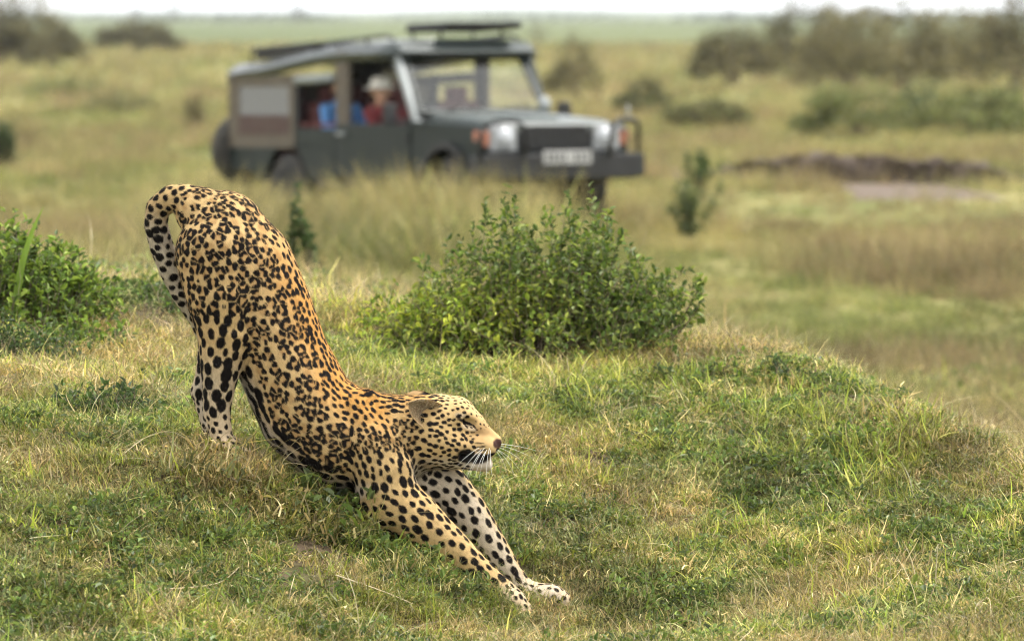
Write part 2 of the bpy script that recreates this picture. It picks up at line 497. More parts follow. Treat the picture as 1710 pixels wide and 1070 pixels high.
def scatter(name, pts, rot, scl, idx, tint, coll, label):
    me = bpy.data.meshes.new(name)
    n = len(pts)
    me.vertices.add(n); me.vertices.foreach_set('co', np.ascontiguousarray(pts, dtype=np.float32).ravel())
    a = me.attributes.new('rot', 'FLOAT_VECTOR', 'POINT'); a.data.foreach_set('vector', np.ascontiguousarray(rot, dtype=np.float32).ravel())
    a = me.attributes.new('scl', 'FLOAT_VECTOR', 'POINT'); a.data.foreach_set('vector', np.ascontiguousarray(scl, dtype=np.float32).ravel())
    a = me.attributes.new('idx', 'INT', 'POINT'); a.data.foreach_set('value', np.ascontiguousarray(idx, dtype=np.int32))
    t4 = np.ones((n, 4), dtype=np.float32); t4[:, :3] = tint
    a = me.attributes.new('tint', 'FLOAT_COLOR', 'POINT'); a.data.foreach_set('color', t4.ravel())
    o = link(bpy.data.objects.new(name, me))
    g = bpy.data.node_groups.new(name + '_spread', 'GeometryNodeTree')
    g.interface.new_socket('Geometry', in_out='INPUT', socket_type='NodeSocketGeometry')
    g.interface.new_socket('Geometry', in_out='OUTPUT', socket_type='NodeSocketGeometry')
    gi, go = g.nodes.new('NodeGroupInput'), g.nodes.new('NodeGroupOutput')
    ci = g.nodes.new('GeometryNodeCollectionInfo'); ci.inputs['Collection'].default_value = coll
    ci.inputs['Separate Children'].default_value = True; ci.inputs['Reset Children'].default_value = True
    ip = g.nodes.new('GeometryNodeInstanceOnPoints'); ip.inputs['Pick Instance'].default_value = True
    def na(nm, ty):
        x = g.nodes.new('GeometryNodeInputNamedAttribute'); x.data_type = ty; x.inputs['Name'].default_value = nm
        return x.outputs['Attribute']
    e2r = g.nodes.new('FunctionNodeEulerToRotation')
    g.links.new(na('rot', 'FLOAT_VECTOR'), e2r.inputs[0])
    g.links.new(gi.outputs[0], ip.inputs['Points']); g.links.new(ci.outputs[0], ip.inputs['Instance'])
    g.links.new(na('idx', 'INT'), ip.inputs['Instance Index'])
    g.links.new(e2r.outputs[0], ip.inputs['Rotation']); g.links.new(na('scl', 'FLOAT_VECTOR'), ip.inputs['Scale'])
    g.links.new(ip.outputs[0], go.inputs[0])
    md = o.modifiers.new('spread', 'NODES'); md.node_group = g
    return tag(o, label, kind='stuff')

mk = []
for s in range(5): mk.append([blades(80, .08, .02, .08, .0038, .95, 1.2, G_green, seed=s, droop=.35, seg=3), leaves_flat(26, .08, .013, .035, G_green, seed=300 + s)])       # 0-4 green turf
for s in range(5): mk.append([blades(80, .08, .02, .085, .0035, 1.05, 1.3, G_mix, seed=20 + s, droop=.4, seg=3), leaves_flat(22, .08, .012, .03, G_mix, seed=320 + s)])          # 5-9 mixed
for s in range(4): mk.append([blades(80, .08, .018, .07, .0034, 1.05, 1.5, G_grey, seed=40 + s, droop=.4, seg=3), leaves_flat(30, .08, .011, .03, G_grey, seed=340 + s)])        # 10-13 grey green
for s in range(4): mk.append([blades(34, .09, .03, .12, .0024, 1.35, 1.2, G_straw, seed=60 + s, droop=.5), blades(50, .08, .012, .045, .003, 1.1, 1.4, G_mix, seed=64 + s, seg=3)])  # 14-17 straw
for s in range(4): mk.append([blades(34, .05, .035, .12, .0048, .65, .7, G_bright, seed=80 + s, droop=.35), blades(40, .08, .012, .05, .0034, 1.0, 1.3, G_green, seed=84 + s, seg=3)])  # 18-21 bright
for s in range(4): mk.append([leaves_flat(64, .08, .020, .035, G_broad, seed=100 + s), blades(40, .08, .012, .05, .003, 1.0, 1.3, G_green, seed=104 + s, seg=3)])                  # 22-25 broadleaf
for s in range(3): mk.append([blades(12, .10, .09, .22, .0026, 1.35, .8, G_straw, seed=400 + s, droop=.5, seg=6), blades(45, .08, .015, .06, .0034, 1.0, 1.3, G_green, seed=404 + s, seg=3)])     # 26-28 long fallen straws
PC_near = proto_collection('turf_clump', mk, M_blade)

# bare soil patches seen in the photograph: pixel, distance, radius in m
SOIL = [(45, 890, 16.2, .10), (490, 1005, 15.75, .06), (110, 505, 19.6, .16), (255, 497, 20.3, .20), (635, 545, 20.3, .22),
        (800, 572, 20.2, .30), (1290, 735, 18.2, .09), (150, 545, 19.3, .12), (380, 1040, 15.7, .07), (420, 720, 17.6, .14), (1090, 655, 19.2, .12), (1560, 925, 16.7, .09), (900, 560, 20.2, .2)]
SOILW = [(P(a, b_, c_).x, c_, r_ * (.95 if b_ < 600 else .6)) for a, b_, c_, r_ in SOIL]

def spread_near(n):
    x = RNG.uniform(-2.7, 2.7, n * 2); y = RNG.uniform(14.6, 22.9, n * 2)
    keep = np.abs(x) < y * 0.11 + 0.15
    keep &= y < crest(x) + 2.6
    for sx, sy, sr in SOILW:
        d = np.hypot(x - sx, (y - sy) * 0.9)
        keep &= ~((d < sr * (0.7 + 0.6 * vnoise(x * 14, y * 14, 5))) & (RNG.random(len(x)) < 0.85))
    keep &= fnoise(x * 3.2 + 9, y * 2.4, 77, 3) > 0.15 + 0.1 * RNG.random(len(x))
    x, y = x[keep][:n], y[keep][:n]
    return x, y

gxn, gyn = spread_near(22500)
# thicker tufts round the paws and along the forelegs
TUFT = [(760, 955, 16.80, .05), (800, 985, 16.78, .05), (720, 935, 16.80, .05), (690, 915, 16.80, .05), (640, 900, 16.80, .06), (600, 880, 16.82, .06), (560, 860, 16.84, .06),
        (905, 1030, 16.95, .05), (930, 1030, 16.98, .05), (385, 778, 16.80, .06), (415, 775, 16.82, .06), (350, 765, 16.82, .05), (440, 780, 16.85, .07), (470, 800, 16.85, .06), (515, 830, 16.85, .06)]
tx_, ty_ = [], []
for a_, b_, c_, s_ in TUFT:
    q_ = P(a_, b_, c_); k_ = 14
    tx_.append(q_.x + RNG.normal(0, s_, k_)); ty_.append(c_ + RNG.normal(-.02, .04, k_))
NT = sum(len(a_) for a_ in tx_)
# rougher, looser turf down the far side of the mound
yb = 22.6 + 12 * RNG.random(8500) ** .8; xb = (RNG.random(8500) * 2 - 1) * (yb * .105 + .3)
NB = len(xb)
gxn = np.concatenate([gxn, xb]); gyn = np.concatenate([gyn, yb])
gxn = np.concatenate([gxn] + tx_); gyn = np.concatenate([gyn] + ty_)
z = ground_z(gxn, gyn)
n = len(gxn)
n1, n2, n3 = fnoise(gxn * 2.2, gyn * 1.6, 21, 4), fnoise(gxn * 2.8 + 40, gyn * 2.0, 22, 4), fnoise(gxn * 1.4, gyn * 1.1 + 7, 23, 3)
u = RNG.random(n)
idx = np.where(u < 0.40, RNG.integers(5, 10, n), RNG.integers(0, 5, n))
idx = np.where((n2 > 0.55) & (u < 0.75), RNG.integers(10, 14, n), idx)
idx = np.where(((n1 > 0.53) & (u > 0.45)) | (RNG.random(n) < .07), RNG.integers(14, 18, n), idx)
idx = np.where((n1 < 0.45) & (u > 0.6), RNG.integers(22, 26, n), idx)
idx = np.where(RNG.random(n) < .07, RNG.integers(26, 29, n), idx)
ridge = np.clip(1 - np.abs(gyn - crest(gxn) + 0.5) / 1.0, 0, 1)
idx = np.where((RNG.random(n) < 0.05 + 0.35 * ridge * (n3 > 0.40)), RNG.integers(18, 22, n), idx)
sc_ = RNG.uniform(0.65, 1.25, n) * (0.8 + 0.5 * fnoise(gxn * 1.7, gyn * 1.4, 51, 3))
sc_[-NT:] *= 1.25
sc_[-6 * 14:] *= 1.35
sc_[-NT - NB:-NT] *= 1.7
scl = np.stack([sc_, sc_, sc_ * RNG.uniform(0.7, 1.15, n)], -1)
rot = np.stack([RNG.normal(0, .25, n) + 0.1, RNG.normal(0, .25, n), RNG.random(n) * 6.283], -1)
tv = (0.75 + 0.6 * RNG.random(n)) * (0.5 + 1.05 * fnoise(gxn * 3.5, gyn * 2.4, 24, 3))
tint = np.stack([tv * (1 + 0.25 * (n1 - .5)), tv, tv * (1 - 0.2 * (n1 - .5))], -1)
scatter('grass', np.stack([gxn, gyn, z], -1), rot, scl, idx, tint, PC_near, 'short mixed green and dry grass covering the mound')

# taller straw grass of the plain
T_gold = [(0.37, 0.31, 0.12), (0.45, 0.37, 0.17), (0.30, 0.27, 0.095), (0.22, 0.23, 0.07)]
T_green = [(0.12, 0.16, 0.035), (0.16, 0.19, 0.045), (0.22, 0.22, 0.06), (0.09, 0.13, 0.03)]
T_brown = [(0.28, 0.20, 0.10), (0.36, 0.27, 0.14), (0.20, 0.15, 0.07)]
mk = []
for s in range(4): mk.append([blades(55, .16, .12, .42, .007, .4, .45, T_gold, seed=200 + s, seg=3)])
for s in range(4): mk.append([blades(60, .18, .08, .28, .009, .6, .5, T_green, seed=220 + s, seg=3)])
for s in range(3): mk.append([blades(50, .16, .12, .45, .007, .45, .5, T_brown, seed=240 + s, seg=3)])
PC_tall = proto_collection('tall_grass_tuft', mk, M_tall)

VEH_XY = (P(728, 378, 58.6).x, P(728, 378, 58.6).y)
BANK_X0, BANK_X1, BANK_Y = 2.95, 6.6, 73.0
def spread_far(n, y0, y1, margin, power=1.0):
    y = y0 + (y1 - y0) * RNG.random(n) ** power
    x = (RNG.random(n) * 2 - 1) * (y * 0.15 + margin)
    return x, y
fx, fy = [], []
for nn_, a_, b_, mg_ in ((16000, 25.0, 60, .8), (14500, 60, 135, 2), (10000, 135, 430, 5)):
    x_, y_ = spread_far(nn_, a_, b_, mg_); fx.append(x_); fy.append(y_)
fx, fy = np.concatenate(fx), np.concatenate(fy)
# a stand of higher grass right in front of the vehicle
NV = 1500
x_ = RNG.uniform(-3.0, 1.7, NV); y_ = 57 - 9 * RNG.random(NV) ** 1.5
fx, fy = np.concatenate([fx, x_]), np.concatenate([fy, y_])
hi_ = np.zeros(len(fx), bool); hi_[-NV:] = x_ < .2 + .5 * RNG.random(NV)
keep = ~((fx > 3.7 + .5 * vnoise(fy * .6, fy * 0, 9)) & (fx < 6.3 - .6 * vnoise(fy * .6, fy * 0, 10)) & (fy > 65.0 + 1.8 * (vnoise(fx * 1.5, fx * 0, 6) - .5)) & (fy < 73.1) & (RNG.random(len(fx)) < 0.7))
vx_, vy_ = VEH_XY; ca_, sa_ = math.sin(math.radians(31)), math.cos(math.radians(31))
lx_ = (fx - vx_) * ca_ - (fy - vy_) * sa_; ly_ = (fx - vx_) * sa_ + (fy - vy_) * ca_
keep &= ~((np.abs(lx_) < 2.75) & (np.abs(ly_) < .95))
fx, fy, hi_ = fx[keep], fy[keep], hi_[keep]
n = len(fx)
p1 = fnoise(fx * 0.35, fy * 0.16, 61, 4); p2 = fnoise(fx * 0.5 + 30, fy * 0.2, 62, 3)
u = RNG.random(n)
idx = np.where(p1 > 0.51 + .07 * (fy < 46), RNG.integers(0, 4, n), RNG.integers(4, 8, n))
idx = np.where(u < 0.25, RNG.integers(0, 8, n), idx)
idx = np.where((p2 > 0.60) & (u > .4), RNG.integers(8, 11, n), idx)
sc_ = RNG.uniform(0.55, 1.15, n) * (0.55 + 0.75 * p2)
sc_ *= np.where((fy > 50) & (fy < 68) & (fx > 2.2), 0.5, 1) * np.where((fx > .4) & (fx < 2.2) & (fy > 44) & (fy < 57), .5, 1) * np.where(fy > 135, 1.5, 1) * np.where(fy < 46, .62, 1)
sc_ = np.where(hi_, RNG.uniform(1.2, 2.5, n) * (.5 + p2), sc_)
scl = np.stack([sc_ * np.where(fy > 135, 1.8, 1.1), sc_ * 1.1, sc_], -1)
rot = np.stack([RNG.normal(0, .08, n), RNG.normal(0, .08, n), RNG.random(n) * 6.283], -1)
tv = (0.7 + 0.6 * RNG.random(n)) * (0.55 + 0.9 * fnoise(fx * 1.1, fy * .3, 65, 3))
scatter('tall_grass', np.stack([fx, fy, ground_z(fx, fy) - .01], -1), rot, scl, idx, np.stack([tv, tv, tv], -1), PC_tall, 'tall golden dry grass across the plain')

# eroded earth bank with bare earth at its foot, right of the vehicle
r = np.random.default_rng(5)
bx = np.linspace(-1.2, 4.4, 57)
prof = [(-.12, -.06), (-.03, .02), (.0, .16), (.03, .28), (.10, .36), (.5, .34), (1.6, .22), (3.2, .05), (4.2, -.12)]
V = []
for i, x in enumerate(bx):
    h = .85 * sstep(-1.2, .3, x) * (1 - sstep(2.4, 4.0, x)) * (0.75 + .5 * fnoise(np.array(x * 1.4), np.array(0.), 71, 3))
    wob = 1.4 * (fnoise(np.array(x * .8), np.array(3.), 72, 3) - .5) + .5 * (x - 1.5) ** 2 / 6
    for py_, pz_ in prof:
        yy = BANK_Y + wob + py_; xx = 3.1 + x
        V.append((xx, yy + .08 * r.normal() * (pz_ > .1), float(ground_z(xx, BANK_Y + wob)) + pz_ * h + (.025 * r.normal() if pz_ > .03 else 0)))
V = np.array(V); k = np.arange(len(V)).reshape(len(bx), len(prof))
q = np.stack([k[:-1, :-1], k[1:, :-1], k[1:, 1:], k[:-1, 1:]], -1).reshape(-1, 4)
M_bank = paint('bank_soil', (0.045, 0.030, 0.020), 0.95, dust=(0.10, 0.072, 0.045), dust_amt=.6, scale=2.5, bump=.6)
tag(obj_np('earth_bank', V, q, M_bank), 'dark eroded earth bank right of the vehicle', kind='structure')
sx, sy = np.meshgrid(np.linspace(3.4, 6.4, 40), np.linspace(65.0, 73.4, 40), indexing='ij')
M_sand = paint('bare_earth', (0.095, 0.066, 0.044), 0.95, dust=(0.14, 0.10, 0.065), dust_amt=.7, scale=1.2, bump=.4)
k = np.arange(1600).reshape(40, 40)
q = np.stack([k[:-1, :-1], k[1:, :-1], k[1:, 1:], k[:-1, 1:]], -1).reshape(-1, 4)
edge = np.minimum(np.minimum(sx - 3.4, 6.4 - sx) / .8, np.minimum(sy - 65.0, 73.4 - sy) / 1.5)
sz = ground_z(sx, sy) + .02 + .04 * (fnoise(sx, sy, 81, 3) - .5) - .12 * (1 - sstep(0, 1, edge + .5 * (fnoise(sx * 1.2, sy * .7, 82, 2) - .5)))
tag(obj_np('bare_earth', np.stack([sx, sy, sz], -1).reshape(-1, 3), q, M_sand), 'bare reddish earth below the eroded bank', kind='structure')

# ------------------------------------------------------------------ smooth bodies: blended tapered limbs turned into one skin
def chain_dist(X, Y, Z, pts, axis_q):
    """distance to a chain of tapered segments; pts = [(x,y,z,r,q)]; q stretches the depth axis"""
    best = None
    for (a, b_) in zip(pts[:-1], pts[1:]):
        q = 0.5 * (a[4] + b_[4])
        ax, ay, az = a[0], a[1], a[2]
        dx, dy, dz = b_[0] - ax, b_[1] - ay, b_[2] - az
        if axis_q == 1: px_, py_, pz_, ex, ey, ez = X - ax, (Y - ay) * q, Z - az, dx, dy * q, dz
        else: px_, py_, pz_, ex, ey, ez = X - ax, Y - ay, Z - az, dx, dy, dz
        L2 = ex * ex + ey * ey + ez * ez + 1e-12
        h = np.clip((px_ * ex + py_ * ey + pz_ * ez) / L2, 0, 1)
        d = np.sqrt((px_ - h * ex) ** 2 + (py_ - h * ey) ** 2 + (pz_ - h * ez) ** 2) - (a[3] + (b_[3] - a[3]) * h)
        best = d if best is None else np.minimum(best, d)
    return best

def smin(a, b_, k):
    h = np.clip(0.5 + 0.5 * (b_ - a) / k, 0, 1)
    return b_ + (a - b_) * h - k * h * (1 - h)

def skin(chains, cell, smooth_it=3):
    """chains: dicts(pts, k, sub); returns verts, quads of the zero surface (surface nets)"""
    allp = np.array([p[:4] for c in chains for p in c['pts'] if not c.get('sub')])
    lo = (allp[:, :3] - allp[:, 3:4]).min(0) - 5 * cell
    hi = (allp[:, :3] + allp[:, 3:4]).max(0) + 5 * cell
    nn = np.ceil((hi - lo) / cell).astype(int) + 1
    G = [(lo[i] + cell * np.arange(nn[i])).astype(np.float32) for i in range(3)]
    D = np.full(nn, 0.2, dtype=np.float32)
    for c in chains:
        p = np.array([q[:4] for q in c['pts']]); mrg = c['k'] + 3 * cell
        qm = min(q[4] for q in c['pts'])
        ext = np.stack([p[:, 3], p[:, 3] / min(1, qm), p[:, 3]], -1)
        i0 = np.maximum(((p[:, :3] - ext).min(0) - mrg - lo) / cell, 0).astype(int)
        i1 = np.minimum(((p[:, :3] + ext).max(0) + mrg - lo) / cell + 2, nn).astype(int)
        sl = tuple(slice(a, b_) for a, b_ in zip(i0, i1))
        X, Y, Z = np.meshgrid(G[0][sl[0]], G[1][sl[1]], G[2][sl[2]], indexing='ij', sparse=True)
        d = chain_dist(X, Y, Z, c['pts'], 1)
        if c.get('sub'): D[sl] = -smin(-D[sl], d, c['k'])
        else: D[sl] = smin(D[sl], d, c['k'])
    ins = D < 0
    cnt = np.zeros(nn - 1, dtype=np.int8)
    offs = [(a, b_, c_) for a in (0, 1) for b_ in (0, 1) for c_ in (0, 1)]
    for o in offs:
        cnt += ins[o[0]:nn[0] - 1 + o[0], o[1]:nn[1] - 1 + o[1], o[2]:nn[2] - 1 + o[2]]
    act = (cnt > 0) & (cnt < 8)
    I = np.stack(np.nonzero(act), -1)
    vid = np.full(nn - 1, -1, dtype=np.int32); vid[act] = np.arange(len(I))
    cv = {o: D[I[:, 0] + o[0], I[:, 1] + o[1], I[:, 2] + o[2]] for o in offs}
    acc = np.zeros((len(I), 3)); num = np.zeros(len(I))
    for a in offs:
        for ax in range(3):
            if a[ax] == 0:
                b_ = list(a); b_[ax] = 1; b_ = tuple(b_)
                va, vb = cv[a], cv[b_]
                m_ = (va < 0) != (vb < 0)
                tt = np.where(m_, va / np.where(m_, va - vb, 1), 0)
                pt = np.tile(np.array(a, dtype=float), (len(I), 1)); pt[:, ax] = tt
                acc[m_] += pt[m_]; num[m_] += 1
    V = lo + cell * (I + acc / num[:, None])
    F = []
    for ax in range(3):
        sl0, sl1 = [slice(None)] * 3, [slice(None)] * 3
        sl0[ax], sl1[ax] = slice(0, -1), slice(1, None)
        s0, s1 = ins[tuple(sl0)], ins[tuple(sl1)]
        E = np.stack(np.nonzero(s0 != s1), -1)
        u_, w_ = [(1, 2), (2, 0), (0, 1)][ax]
        ok = (E[:, u_] > 0) & (E[:, w_] > 0) & (E[:, u_] < nn[u_] - 1) & (E[:, w_] < nn[w_] - 1)
        E = E[ok]; fl = s0[tuple(E.T)]
        q = []
        for du, dw in ((-1, -1), (0, -1), (0, 0), (-1, 0)):
            C = E.copy(); C[:, u_] += du; C[:, w_] += dw
            q.append(vid[C[:, 0], C[:, 1], C[:, 2]])
        q = np.stack(q, -1)
        q[~fl] = q[~fl][:, ::-1]
        F.append(q)
    F = np.concatenate(F); F = F[(F >= 0).all(1)]
    ed = np.concatenate([F[:, [0, 1]], F[:, [1, 2]], F[:, [2, 3]], F[:, [3, 0]]])
    for _ in range(smooth_it):
        V = mesh_avg(V, ed, .6)
    return V, F, ed

def mesh_avg(A, ed, f=1.0):
    n = len(A)
    A2 = A if A.ndim == 2 else A[:, None]
    S = np.stack([np.bincount(ed[:, 0], A2[ed[:, 1], c], n) + np.bincount(ed[:, 1], A2[ed[:, 0], c], n) for c in range(A2.shape[1])], -1)
    deg = np.bincount(ed[:, 0], minlength=n) + np.bincount(ed[:, 1], minlength=n)
    R = A2 * (1 - f) + f * S / np.maximum(deg, 1)[:, None]
    return R if A.ndim == 2 else R[:, 0]

def quad_normals(V, F):
    fn = np.cross(V[F[:, 2]] - V[F[:, 0]], V[F[:, 3]] - V[F[:, 1]])
    N = np.zeros_like(V)
    for k in range(4):
        for c in range(3): N[:, c] += np.bincount(F[:, k], fn[:, c], len(V))
    return N / (np.linalg.norm(N, axis=1)[:, None] + 1e-12)

# ------------------------------------------------------------------ leopard
LY = 17.0
def lp(px, py, d, r, q=1.0):
    p = P(px, py, LY + d)
    return (p.x, p.y, p.z, r / F_PX * LY, q)

LEO = {}
def ch(name, pts, k=0.03, sub=False, pat=None):
    LEO[name] = dict(pts=[lp(*p) for p in pts], k=k, sub=sub)

ch('torso', [(335, 355, 0, 42, 1.1), (374, 388, 0, 70, 1.05), (408, 445, 0, 83, 1.1), (440, 520, 0, 82, 1.12), (472, 600, 0, 79, 1.08),
             (515, 688, 0, 84, 1.08), (568, 733, 0, 86, 1.05), (622, 748, 0, 76, 1.0)], .03)
ch('scapula_near', [(585, 676, -.055, 20, 1.2), (612, 668, -.05, 18, 1.2)], .02)
ch('scapula_far', [(585, 676, .055, 20, 1.2), (612, 668, .05, 18, 1.2)], .02)
ch('ribs_near', [(455, 560, -.085, 34, 1.5), (505, 660, -.095, 40, 1.5), (550, 730, -.09, 40, 1.5)], .03)
ch('neck', [(590, 712, 0, 58, 1.05), (655, 712, 0, 54, 1.0), (712, 713, 0, 50, .95)], .04)
ch('throat', [(640, 770, 0, 56, 1.0), (690, 745, 0, 46, 1.0), (735, 740, 0, 40, 1.0)], .04)
ch('hind_near', [(362, 425, -.055, 70, 1.2), (372, 500, -.075, 60, 1.15), (376, 560, -.085, 46, 1.1), (369, 610, -.09, 35, 1.05), (365, 650, -.09, 27, 1), (362, 688, -.09, 21.5, 1)], .02)
ch('hind_near_foot', [(362, 686, -.09, 21, 1), (371, 733, -.095, 19, 1), (380, 748, -.1, 22, .8), (402, 756, -.105, 18, .75)], .012)
ch('hind_far', [(380, 425, .06, 66, 1.2), (380, 500, .075, 58, 1.15), (372, 565, .085, 42, 1.1), (352, 622, .09, 26, 1), (337, 655, .09, 18, 1)], .03)
ch('hind_far_foot', [(337, 653, .09, 18, 1), (352, 705, .09, 18, 1), (366, 736, .085, 20, .8), (390, 746, .08, 17, .75)], .012)
ch('shoulder_near', [(588, 692, -.07, 34, 1.3), (618, 745, -.088, 50, 1.25), (640, 790, -.092, 52, 1.15), (648, 836, -.095, 48, 1.1)], .016)
ch('fore_near', [(648, 832, -.095, 50, 1.1), (688, 862, -.10, 45, 1.05), (738, 902, -.10, 35, 1), (790, 948, -.095, 27, 1), (834, 984, -.09, 23, 1)], .025)
ch('fore_near_paw', [(834, 984, -.09, 22, 1), (856, 1006, -.09, 25, .85), (870, 1020, -.095, 20, .8)], .012)
ch('shoulder_far', [(610, 700, .06, 40, 1.2), (650, 760, .08, 52, 1.2), (690, 800, .085, 44, 1.1)], .03)
ch('fore_far', [(690, 800, .085, 44, 1.1), (745, 817, .085, 41, 1.05), (777, 854, .085, 37, 1), (804, 893, .085, 32, 1), (838, 942, .08, 26, 1), (868, 982, .08, 21, 1)], .025)
ch('fore_far_paw', [(868, 982, .08, 20, 1), (896, 994, .08, 22, .85), (922, 996, .075, 22, .8), (936, 1000, .075, 17, .8)], .012)
ch('tail', [(345, 352, 0, 36, 1), (312, 334, .01, 26, 1), (286, 331, .02, 22, 1), (264, 347, .035, 20, 1), (260, 375, .05, 19.5, 1), (270, 412, .065, 20, 1),
            (286, 452, .08, 20, 1), (306, 492, .095, 19, 1), (332, 532, .115, 17, 1), (352, 580, .13, 15, 1), (356, 640, .135, 12, 1)], .012)
# head
ch('cranium', [(705, 708, 0, 47, .9), (735, 700, 0, 43, .88), (760, 699, 0, 37, .9)], .02)
ch('brow', [(760, 699, 0, 36, .9), (784, 711, 0, 27, .9)], .015)
ch('bridge', [(775, 712, 0, 27, 1.0), (802, 724, 0, 20, 1.05), (824, 736, 0, 13.5, 1.1)], .015)
for s, nm in ((-1, 'near'), (1, 'far')):
    ch('cheek_' + nm, [(728, 735, s * .03, 40, 1), (758, 742, s * .034, 30, 1), (778, 746, s * .03, 22, 1)], .02)
    ch('pad_' + nm, [(786, 742, s * .024, 21, 1), (812, 746, s * .020, 19, 1)], .008)
    ch('browridge_' + nm, [(765, 685, s * .045, 10, 1), (787, 697, s * .036, 8, 1)], .018)
ch('jaw', [(745, 760, 0, 24, .75), (785, 771, 0, 14, .65), (810, 775, 0, 13, .65)], .012)
ch('nose', [(827, 738, 0, 9.5, .8), (829, 744, 0, 7, .8)], .008)
for s, nm in ((-1, 'near'), (1, 'far')):
    ch('eye_socket_' + nm, [(777, 703, s * .058, 5.5, 1), (789, 708, s * .052, 4.5, 1)], .014, sub=True)
ch('mouth_cut', [(770, 762, -.09, 5, .15), (800, 764, -.09, 4.4, .15), (828, 759, -.09, 3, .15)], .006, sub=True)

CELL = 0.0036
V, F, ED = skin(list(LEO.values()), CELL, 3)
Nn = quad_normals(V, F)
names = [k for k in LEO if not LEO[k]['sub']]
X, Y, Z = V[:, 0], V[:, 1], V[:, 2]
DD = np.stack([chain_dist(X, Y, Z, LEO[k]['pts'], 1) for k in names], -1)
LAB = DD.argmin(1)
# fur direction: along each limb towards its end (towards the tail on trunk and head)
FLOW = np.zeros_like(V)
for i, k in enumerate(names):
    pts = np.array([p[:3] for p in LEO[k]['pts']])
    sel = np.nonzero(LAB == i)[0]
    if not len(sel): continue
    mid = 0.5 * (pts[1:] + pts[:-1]); dr = pts[1:] - pts[:-1]; dr /= np.linalg.norm(dr, axis=1)[:, None]
    w_ = 1 / (np.linalg.norm(V[sel][:, None] - mid[None], axis=2) ** 3 + 1e-6)
    fl = (w_[:, :, None] * dr[None]).sum(1)
    if k in ('torso', 'ribs_near', 'scapula_near', 'scapula_far', 'neck', 'throat', 'cranium', 'brow', 'bridge', 'jaw', 'nose') or k.startswith(('cheek', 'pad', 'browridge')): fl = -fl
    FLOW[sel] = fl
for _ in range(25): FLOW = mesh_avg(FLOW, ED, 1.0)
FLOW -= Nn * (FLOW * Nn).sum(1)[:, None]
FLOW /= np.linalg.norm(FLOW, axis=1)[:, None] + 1e-9

# picture-plane coordinates of the leopard's side, kept as body coordinates (x right, y down, in 1/559 m)
S_ = F_PX / LY
BU = 855 + X * S_
BV = 25 + (CAM_H - Z) * S_ + 0.0
def lab(*ks): return np.isin(LAB, [names.index(k) for k in ks])
HEAD = lab('cranium', 'brow', 'bridge', 'cheek_near', 'cheek_far', 'pad_near', 'pad_far', 'browridge_near', 'browridge_far', 'jaw', 'nose')
TAIL = lab('tail'); TORSO = lab('torso', 'ribs_near'); NECK = lab('neck', 'throat', 'scapula_near', 'scapula_far')
SHO = lab('shoulder_near', 'shoulder_far')
FORE = lab('fore_near', 'fore_far'); PAW = lab('fore_near_paw', 'fore_far_paw', 'hind_near_foot', 'hind_far_foot')
HIND = lab('hind_near', 'hind_far')
def blur(a, it):
    a = a.astype(float)
    for _ in range(it): a = mesh_avg(a, ED, 1.0)
    return a
# how far towards the back (1) or the belly (0)
tp = np.array([p[:3] for p in LEO['torso']['pts']] + [LEO['neck']['pts'][2][:3]])
bd = np.array([.86, 0, .5])
seg_d = ((V[:, None, :] - tp[None]) ** 2).sum(2)
near_i = seg_d.argmin(1)
backdir = np.array([(.2, 0, .98), (.55, 0, .83), (.85, 0, .52), (.88, 0, .47), (.85, 0, .52), (.72, 0, .69), (.45, 0, .89), (.2, 0, .98), (0, 0, 1.)])
BACK = blur(((V - tp[near_i]) * backdir[near_i]).sum(1) / .14, 20)
INNER_NEAR = lab('hind_near', 'hind_near_foot', 'fore_near', 'shoulder_near', 'fore_near_paw') * np.clip(Nn[:, 1], 0, 1)
INNER_FAR = lab('hind_far', 'hind_far_foot', 'fore_far', 'fore_far_paw') * np.clip(-Nn[:, 1], 0, 1)
inner = blur(np.clip(INNER_NEAR + INNER_FAR, 0, 1), 10)
white = np.zeros(len(V))
white += (TORSO | NECK | SHO) * sstep(-.55, -1.0, BACK) * .95
white += HIND * sstep(560, 640, BV) * .5
white = np.maximum(white, sstep(.25, .7, inner) * .75)
white = np.maximum(white, PAW * .45)
white = np.maximum(white, TAIL * sstep(330, 400, BV) * .85)
white = np.maximum(white, HEAD * sstep(752, 775, BV) * .95)
white = np.maximum(white, HEAD * np.exp(-(((BU - 800) / 16) ** 2 + ((BV - 772) / 10) ** 2)))
white = blur(np.clip(white, 0, 1), 14)
orange = blur(np.clip((TORSO | NECK | SHO | (HEAD & (BU < 720)) | lab('torso')) * sstep(.1, .9, BACK), 0, 1), 14)
orange *= sstep(340, 520, BV) * .85 + .15
c_buff, c_or, c_wh = np.array([.53, .365, .168]), np.array([.48, .25, .070]), np.array([.54, .475, .38])
base = c_buff[None] * (1 - orange[:, None]) + c_or * orange[:, None]
mz = np.exp(-(((BU - 804) / 26) ** 2 + ((BV - 720) / 18) ** 2)) * HEAD
base = base * (1 - .8 * mz[:, None]) + np.array([.30, .18, .08]) * .8 * mz[:, None]
base = base * (1 - white[:, None]) + c_wh * white[:, None]

